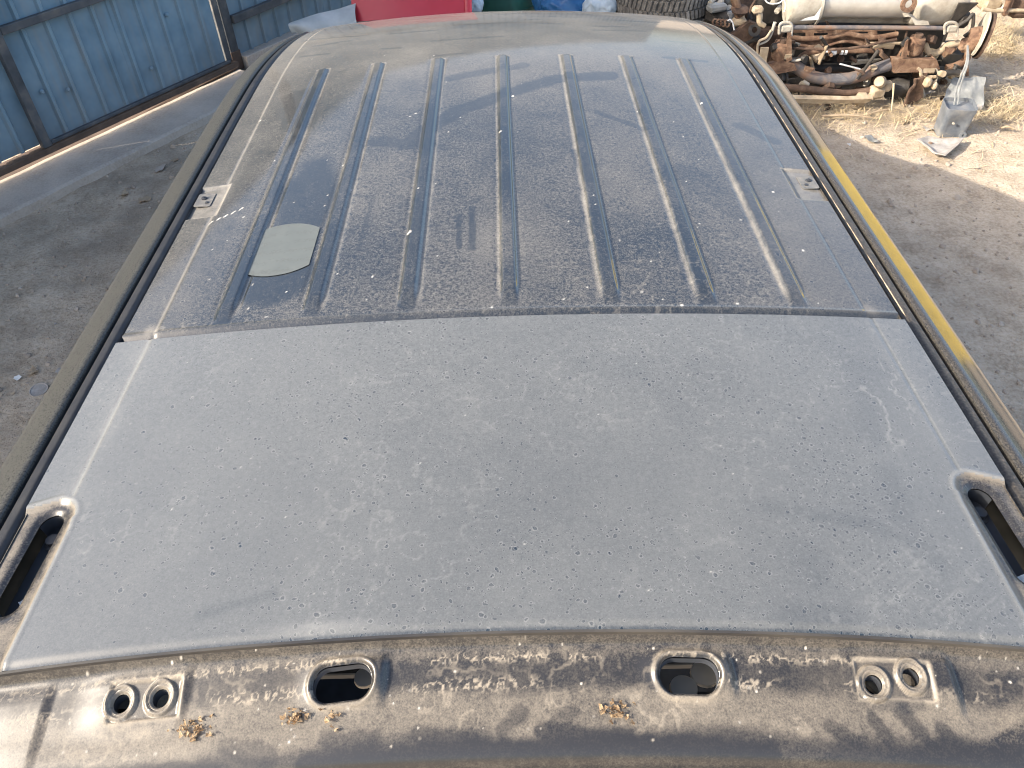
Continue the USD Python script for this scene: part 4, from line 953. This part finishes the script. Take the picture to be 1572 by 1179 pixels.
# tyres stacked, the top one shows above the roof edge
def tyre_mesh(R=.335, wdt=.215):
    prof = [(R * .60, -.40 * wdt), (R * .72, -.50 * wdt), (R * .88, -.50 * wdt), (R * .955, -.43 * wdt), (R * .975, -.34 * wdt), (R * .975, .34 * wdt), (R * .955, .43 * wdt), (R * .88, .50 * wdt), (R * .72, .50 * wdt), (R * .60, .40 * wdt), (R * .58, 0), (R * .60, -.40 * wdt)]
    return lathe(prof, 72)
def tread(R=.335, wdt=.215, n=58):
    ms = []
    for k in range(n):
        a = 2 * PI * k / n
        for lane, (z0, z1, sh) in enumerate([(-.46, -.18, .3), (-.15, .15, -.2), (.18, .46, .3)]):
            aa = a + (.5 * 2 * PI / n if lane == 1 else 0)
            bx = box(.016, R * 2 * PI / n * .66, (z1 - z0) * wdt, (R * .985, 0, (z0 + z1) / 2 * wdt), rot=rotx(sh), ch=.002)
            bx.apply_transform(rotz(aa)); ms.append(bx)
    return cat_(ms)
TM, TR = tyre_mesh(), tread()
ctr = aty(1018, -14, 5.75)
for k, lb in enumerate(['dusty tyre lying flat on top of the stack beyond the roof', 'dusty tyre in the middle of the stack behind the car', 'lowest dusty tyre of the stack behind the car']):
    zz = ctr[2] - .218 * k
    if zz < .05: break
    t = thing('tyre', lb, 'tyre', None, loc=(ctr[0] + .02 * k, ctr[1] + .015 * k, zz), rotz=.3 * k)
    part('carcass', TM.copy(), M['tyre'], t, 35); part('tread', TR.copy(), M['tyre'], t, 30)
base_z = zz - .11
if base_z > .02:
    tag(part('wooden_pallet', cat_([box(.8, .12, .03, (ctr[0], ctr[1] - .3 + .2 * k, base_z - .016), ch=.004) for k in range(4)] + [box(.1, .74, max(base_z - .03, .02), (ctr[0] - .3 + .3 * k, ctr[1], (base_z - .03) / 2), ch=.004) for k in range(3)]), M['wood_grey']), 'grey wooden pallet under the tyre stack', 'pallet')

# red bonnet leaning, pale bumper, tarp, green sheet and bag beyond the roof
YR = 5.6
rb = thing('red_bonnet', 'bright red car bonnet leaning upright beyond the roof', 'bonnet')
c0, c1 = aty(541, 34, YR), aty(722, 22, YR)
def red(t, s):
    p = c0 + (c1 - c0) * t; return p + np.array([.02 * s, .42 * s, .80 * s]) + np.array([0, -.05 * math.sin(PI * min(max(t, 0), 1)), .02 * math.sin(PI * t)])
P = np.array([[red(t, s) for t in np.linspace(0, 1, 22)] for s in np.linspace(0, 1, 20)])
part('skin', sheet_mesh(P, .004), M['red_paint'], rb, 40)
P = np.array([[red(.955 + .045 * t, s) + np.array([.002 + .01 * t, -.012 - .01 * math.sin(PI * t), .003]) for t in np.linspace(0, 1, 6)] for s in np.linspace(0, 1, 20)])
part('folded_flange', sheet_mesh(P, .006), M['red_paint'], rb, 40)
part('rubber_edge', tube([red(t, -.012) + np.array([0, 0, -.016]) for t in np.linspace(0, .96, 12)], .020, 10, 2), M['rubber_black'], rb)
part('prop', tube([red(.5, .9), red(.5, .9) + np.array([0, .7, -1.0]) * .9], .02, 8), M['rust_dark'], rb)
tag(part('metal_crate', box(.7, .4, max(c0[2] - .06, .1), ((c0[0] + c1[0]) / 2, YR + .12, max(c0[2] - .06, .1) / 2), ch=.01), M['grease_black']), 'dark metal crate holding up the red bonnet', 'crate')
pb = thing('pale_bumper', 'pale grey plastic bumper piece left of the red bonnet', 'bumper')
b0, b1, b2, b3 = aty(446, 36, 5.5), aty(486, 22, 5.55), aty(520, 14, 5.6), aty(546, 6, 5.65)
pl_ = smooth_path([b0, b1, b2, b3], 8); w0 = np.linspace(0, 1, len(pl_))
P = np.array([[p + np.array([.005, -.10, -.16]) * s * (.30 + .70 * sstep(0, .35, t)) + np.array([0, -.05, .03]) * math.sin(PI * s) for s in np.linspace(0, 1, 10)] for p, t in zip(pl_, w0)])
part('skin', crumple(sheet_mesh(P[:, ::-1], .004), .006, 8), M['white_plastic'], pb, 50)
P2_ = P[8:, 5:] + np.array([.03, -.02, -.02]); part('inner_flap', crumple(sheet_mesh(P2_[:, ::-1], .004), .008, 9, 3), M['pale_bag'], pb, 50)
tag(part('metal_crate', box(.25, .2, max(b1[2] - .22, .05), (b1[0] + .12, b1[1] + .1, max(b1[2] - .22, .05) / 2), ch=.01), M['grease_black']), 'small dark metal crate under the pale bumper piece', 'crate')
def lump(name, label, cat, uv, y, sz, mat, seed, amp=.04):
    m = trimesh.creation.icosphere(subdivisions=4); m.apply_scale(sz); m = crumple(m, amp, 6, seed); m = crumple(m, amp * .3, 26, seed + 3)
    m.apply_translation(aty(*uv, y)); return tag(part(name, m, M[mat], None, 60), label, cat)
lump('plastic_bag', 'pale translucent plastic bag beside the stacked tyres', 'bag', (922, 9), 5.7, (.13, .12, .10), 'pale_bag', 3)
lump('plastic_bag', 'pale bag tucked against the right edge of the red bonnet', 'bag', (728, 10), 5.75, (.07, .08, .06), 'pale_bag', 8)
lump('blue_tarpaulin', 'bright blue tarpaulin bundle beyond the middle of the roof', 'tarpaulin', (872, 6), 6.0, (.22, .2, .14), 'blue_tarp', 5, .05)
lump('blue_tarpaulin', 'smaller blue tarpaulin bundle nearer the green barrel', 'tarpaulin', (836, 2), 6.1, (.10, .12, .10), 'blue_tarp', 6, .03)
gb = thing('green_barrel', 'dark green metal barrel beyond the red bonnet', 'barrel')
o = aty(765, 12, 6.2)
for k, (u, v) in enumerate([(768, 6)]):
    o = aty(u, v, 6.25); H = o[2] + .15
    part('body', lathe([(0, 0), (.28, 0), (.28, H * .33), (.29, H * .34), (.28, H * .35), (.28, H * .66), (.29, H * .67), (.28, H * .68), (.28, H), (.27, H), (.265, H - .02), (0, H - .02)], 40, axis_T([o[0], 6.4, 0], [0, 0, 1])), M['green_paint'], gb)
hp = thing('scrap_heap', 'dark heap of scrap parts behind the blue tarpaulin', 'scrap heap')
g = np.random.default_rng(12)
for k in range(26):
    u, yy = g.uniform(735, 1180), g.uniform(6.0, 7.2); s = g.uniform(.08, .3, 3)
    xx = aty(u, 0, yy)[0]; zz = g.uniform(.1, .62)
    part('scrap_piece', crumple(box(*s, (xx, yy + .15, zz), rot=trimesh.transformations.euler_matrix(*g.uniform(-1, 1, 3)), ch=.02).subdivide().subdivide(), .015, 9, k), M[['grease_black', 'rust_dark', 'rust', 'grey_plastic', 'film_grey'][k % 5]], hp)

# grey plastic things on the ground in front of the heap
gb = thing('grey_plastic_housing', 'dented dark grey plastic housing standing on the dirt', 'plastic housing')
c = atz(1455, 204, 0); T = rotz(-.15)
hx, hy, H = .088, .07, .20
P = []
for zt in np.linspace(0, 1, 14):
    k = .92 + .14 * zt; row = []
    for a in np.linspace(0, 2 * PI, 41):
        ca, sa_ = math.cos(a), math.sin(a); e = .32
        row.append((hx * k * math.copysign(abs(ca) ** e, ca), hy * k * math.copysign(abs(sa_) ** e, sa_), H * zt))
    P.append(row)
P = np.array(P); m = sheet_mesh(P, .004)
v = m.vertices; front = np.exp(-((v[:, 0] - .01) / .045) ** 2 - ((v[:, 2] - .10) / .055) ** 2) * (v[:, 1] < 0); m.vertices[:, 1] += .022 * front
m.apply_transform(rotx(.12)); m.apply_transform(T); m.apply_translation(c + [0, 0, .004]); part('shell', crumple(m, .004, 12, 2), M['grey_plastic'], gb, 40)
lid = plate(sg.box(-.075, -.058, .075, .058).buffer(.012), .006, np.eye(4)); lid.apply_translation([0, 0, H * .9]); lid.apply_transform(rotx(.12)); lid.apply_transform(T); lid.apply_translation(c)
part('inner_top', crumple(lid.subdivide().subdivide(), .006, 18, 4), M['grey_plastic'], gb)
part('foot_lug', lathe([(.008, -.006), (.022, -.006), (.022, .006), (.008, .006), (.008, -.006)], 20, axis_T(c + np.array([.055, -.075, .018]), [0, -1, .2])), M['grey_plastic'], gb)
part('fixing_stud', lathe([(0, 0), (.008, 0), (.007, .01), (0, .012)], 12, axis_T(c + np.array([-.035, -.075, .10]), [0, -1, .2])), M['dusty_metal'], gb)
for k in range(2):
    part('strap', tube([c + np.array([-.04 + .022 * k, -.02, H * .98]), c + np.array([-.035 + .02 * k, .03, H + .10]), c + np.array([-.005 + .01 * k, .08, H + .22]), c + np.array([.0, .14, H + .30])], .006, 8, 5, flat=.35), M['film_grey'], gb)
sh = thing('plastic_sheet', 'crumpled grey translucent plastic sheet leaning behind the grey housing', 'plastic sheet')
q = [aty(1446, 160, 5.02), aty(1508, 163, 4.98), aty(1514, 119, 5.14), aty(1462, 118, 5.14)]
P = np.array([[(q[0] * (1 - t) + q[1] * t) * (1 - s) + (q[3] * (1 - t) + q[2] * t) * s for t in np.linspace(0, 1, 30)] for s in np.linspace(0, 1, 26)])
fo = fb(P[..., 0] * 1.0, P[..., 2], 9., 4, 3) - .5; P[..., 1] -= .07 * fo + .03 * np.abs(fb(P[..., 0], P[..., 2], 14., 2, 8) - .5)
part('sheet', sheet_mesh(P, .002), M['film_grey'], sh, 60)
part('torn_edge', crumple(tube([q[0] + [0, -.02, -.0], (q[0] + q[1]) / 2 + [0, -.05, -.015], q[1] + [-.03, -.03, .01]], [.012, .016, .022], 8), .01, 20), M['tray_pale'], sh)
tr = thing('crushed_tray', 'crushed pale grey plastic tray lying on the sunlit dirt', 'tray')
pts = [atz(u, v, .01) for u, v in [(1407, 222), (1422, 217), (1446, 222), (1474, 221), (1462, 233), (1448, 245), (1430, 240)]]
poly = sg.Polygon([(p[0], p[1]) for p in pts]); c = np.array(poly.centroid.coords[0])
m = trimesh.creation.extrude_polygon(poly.buffer(.006), .008, engine='earcut').subdivide().subdivide().subdivide()
dd = np.array([poly.exterior.distance(sg.Point(p[0], p[1])) for p in m.vertices]); m.vertices[:, 2] += .012 + .03 * np.exp(-(dd / .018) ** 2)
part('tray', crumple(m, .010, 14, 6), M['tray_pale'], tr, 50)
part('rust_fleck', scrap.__globals__['plate'](sg.Point(0, 0).buffer(.012), .004, axis_T([*atz(1426, 226, .0)[:2], .030], [0, 0, 1])), M['rust'], tr)
# litter
for k, (u, v, r, mat, nm, lb, cc) in enumerate([
    (1293, 160, .040, 'cyan_bits', 'litter_wrapper', 'light blue wrapper crumpled in the straw below the rusty tube', 'wrapper'),
    (1304, 163, .036, 'white_bits', 'litter_wrapper', 'white wrapper beside the light blue one in the straw', 'wrapper'),
    (1320, 168, .045, 'white_bits', 'paper_scrap', 'white crumpled paper right of the light blue wrapper', 'scrap'),
    (1270, 176, .03, 'tray_pale', 'paper_scrap', 'pale scrap on the straw left of the light blue wrapper', 'scrap'),
    (1424, 174, .020, 'white_bits', 'paper_scrap', 'tiny white scrap just left of the grey housing', 'scrap'),
    (1424, 152, .045, 'tray_pale', 'paper_scrap', 'pale stone-like scrap left above the grey housing', 'scrap'),
    (1424, 200, .035, 'tray_pale', 'paper_scrap', 'flat pale scrap at the foot of the grey housing', 'scrap'),
    (1338, 216, .05, 'film_grey', 'plastic_shard', 'dark curled plastic shard on the sunlit dirt left of the crushed tray', 'shard'),
    (1392, 190, .05, 'wood_grey', 'plastic_shard', 'pointed brown shard left of the grey housing', 'shard'),
    (1304, 223, .02, 'white_bits', 'paper_scrap', 'small white scrap at the edge of the car shadow', 'scrap'),
    (29, 584, .022, 'white_bits', 'paper_scrap', 'white crumpled scrap on the shaded dirt at the far left', 'scrap'),
    (86, 499, .012, 'tray_pale', 'cigarette_end', 'small orange and white stub on the shaded dirt', 'cigarette end'),
    (192, 300, .045, 'wood_grey', 'dry_leaf', 'pale dry leaf near the concrete strip', 'leaf'),
    (219, 308, .05, 'wood_grey', 'dry_leaf', 'flat dry leaf right of the pale one near the concrete strip', 'leaf'),
    (245, 262, .05, 'stone', 'dry_leaf', 'grey leaf scrap beside the edge of the concrete strip', 'leaf'),
    (268, 246, .04, 'wood_grey', 'dry_leaf', 'brown leaf scrap nearest the car beside the concrete strip', 'leaf'),
    (52, 573, .035, 'wood_grey', 'dry_leaf', 'narrow dry leaf beside the white scrap at the far left', 'leaf'),
    (20, 606, .014, 'beige_metal', 'dry_leaf', 'small brown leaf below the white scrap at the far left', 'leaf'),
    (96, 575, .025, 'tray_pale', 'paper_scrap', 'pale scrap half hidden by the car side', 'scrap')]):
    p = atz(u, v, .0); p[2] = float(ground_z(np.array([p[0]]), np.array([p[1]]))[0]) + .002
    if v < 170 and u > 1000: p[2] += .02
    scrap(nm, lb, cc, p, r, mat, 40 + k, fold=.7)
p = atz(62, 602, .0); p[2] = float(ground_z(np.array([p[0]]), np.array([p[1]]))[0])
ld = thing('can_lid', 'grey oval lid pressed into the shaded dirt at the far left', 'lid')
part('disc', lathe([(0, .004), (.034, .004), (.036, .008), (.039, .008), (.040, 0), (0, 0)], 30, axis_T(p, [.1, -.1, 1])), M['tray_pale'], ld)
# sticks and stalks
for k, (a, b1, r, lb) in enumerate([((1262, 178), (1345, 181), .008, 'long thin stick lying below the light blue wrapper'), ((1246, 144), (1266, 168), .006, 'straw stalk leaning against the lower frame'),
                                    ((1250, 170), (1285, 150), .006, 'grey stick slanting across the straw'), ((1372, 128), (1368, 172), .006, 'upright dry stalk before the greasy knuckle'),
                                    ((1536, 196), (1557, 198), .009, 'short stick on the sunlit dirt right of the grey housing'), ((1330, 176), (1378, 168), .007, 'pale stick lying in the straw toward the grey housing')]):
    p0, p1 = atz(*a, .03), atz(*b1, .03)
    if 'upright' in lb: p0 = aty(*a, 4.98); p1 = aty(*b1, 4.95)
    m_ = (p0 + p1) / 2 + [0, 0, .012]
    tag(part('stick', tube([p0, m_, p1], [r, r * .9, r * .6], 7, 4), M['straw' if k in (1, 3) else 'wood_grey']), lb, 'stick')

# straw and pebbles: uncountable
def blades(n, where, name, seed, L=(.05, .16), mat='straw'):
    g = np.random.default_rng(seed); v, f = [], []
    for i in range(n):
        cx, cy = where(g); l = g.uniform(*L); a = g.uniform(0, 2 * PI); el = abs(g.normal(0, .22)); wd = g.uniform(.0012, .0028)
        cz = float(gz_at(cx, cy)); d = np.array([math.cos(a) * math.cos(el), math.sin(a) * math.cos(el), math.sin(el)]); s = np.array([-math.sin(a), math.cos(a), 0]) * wd
        p0 = np.array([cx, cy, cz + g.uniform(.002, .018)]); p1 = p0 + d * l * .5 + [0, 0, g.uniform(0, .012)]; p2 = p0 + d * l
        p2[2] = max(p2[2] - .01, cz + .002); b0 = len(v)
        up_ = np.array([0, 0, wd])
        v += [p0 - s, p0 + s, p1 - s + up_, p1 + s + up_, p2]; f += [(b0, b0 + 1, b0 + 3), (b0, b0 + 3, b0 + 2), (b0 + 2, b0 + 3, b0 + 4)]
    return tag(raw(name, np.array(v), np.array(f), M[mat]), 'dry straw scattered on the dirt around the axle heap', 'straw', None, 'stuff')
from scipy.interpolate import RegularGridInterpolator
_gi = RegularGridInterpolator((gy, gx), Z * 0 + ground_z(X, Y), bounds_error=False, fill_value=0)
def gz_at(x, y): return _gi([[y, x]])[0]
def where(g):
    r = g.uniform()
    if r < .45: return g.uniform(1.9, 3.5), g.normal(4.98, .13)
    if r < .65: u, v = g.normal(1540, 18), g.normal(60, 16)
    elif r < .78: u, v = g.normal(1520, 22), g.normal(80, 7)
    elif r < .90: u, v = g.normal(1530, 30), g.normal(165, 14)
    else: return g.uniform(1.8, 4.4), g.uniform(4.2, 5.6)
    p = atz(u, v, 0); return p[0], p[1]
blades(3000, where, 'straw', 5)
g = np.random.default_rng(9); ico = trimesh.creation.icosphere(subdivisions=1); ms = []
vv, ff = [], []; nb = 0
for k in range(3600):
    if k < 2300: xx, yy = g.uniform(1.0, 4.6), g.uniform(2.2, 6.2)
    else: xx, yy = g.uniform(-3.2, -.9), g.uniform(1.0, 6.4)
    if (xx * N[0] + yy * N[1]) < -4.5: continue
    s = g.lognormal(-5.2, .55); s = min(s, .03)
    v = ico.vertices * s * g.uniform(.6, 1.2, 3) * (1 + .25 * g.normal(size=(len(ico.vertices), 1)) * .5)
    vv.append(v + [xx, yy, float(gz_at(xx, yy)) + s * .15]); ff.append(ico.faces + nb); nb += len(v)
tag(raw('gravel', np.vstack(vv), np.vstack(ff), M['stone']), 'small loose stones strewn over the dirt', 'gravel', None, 'stuff')
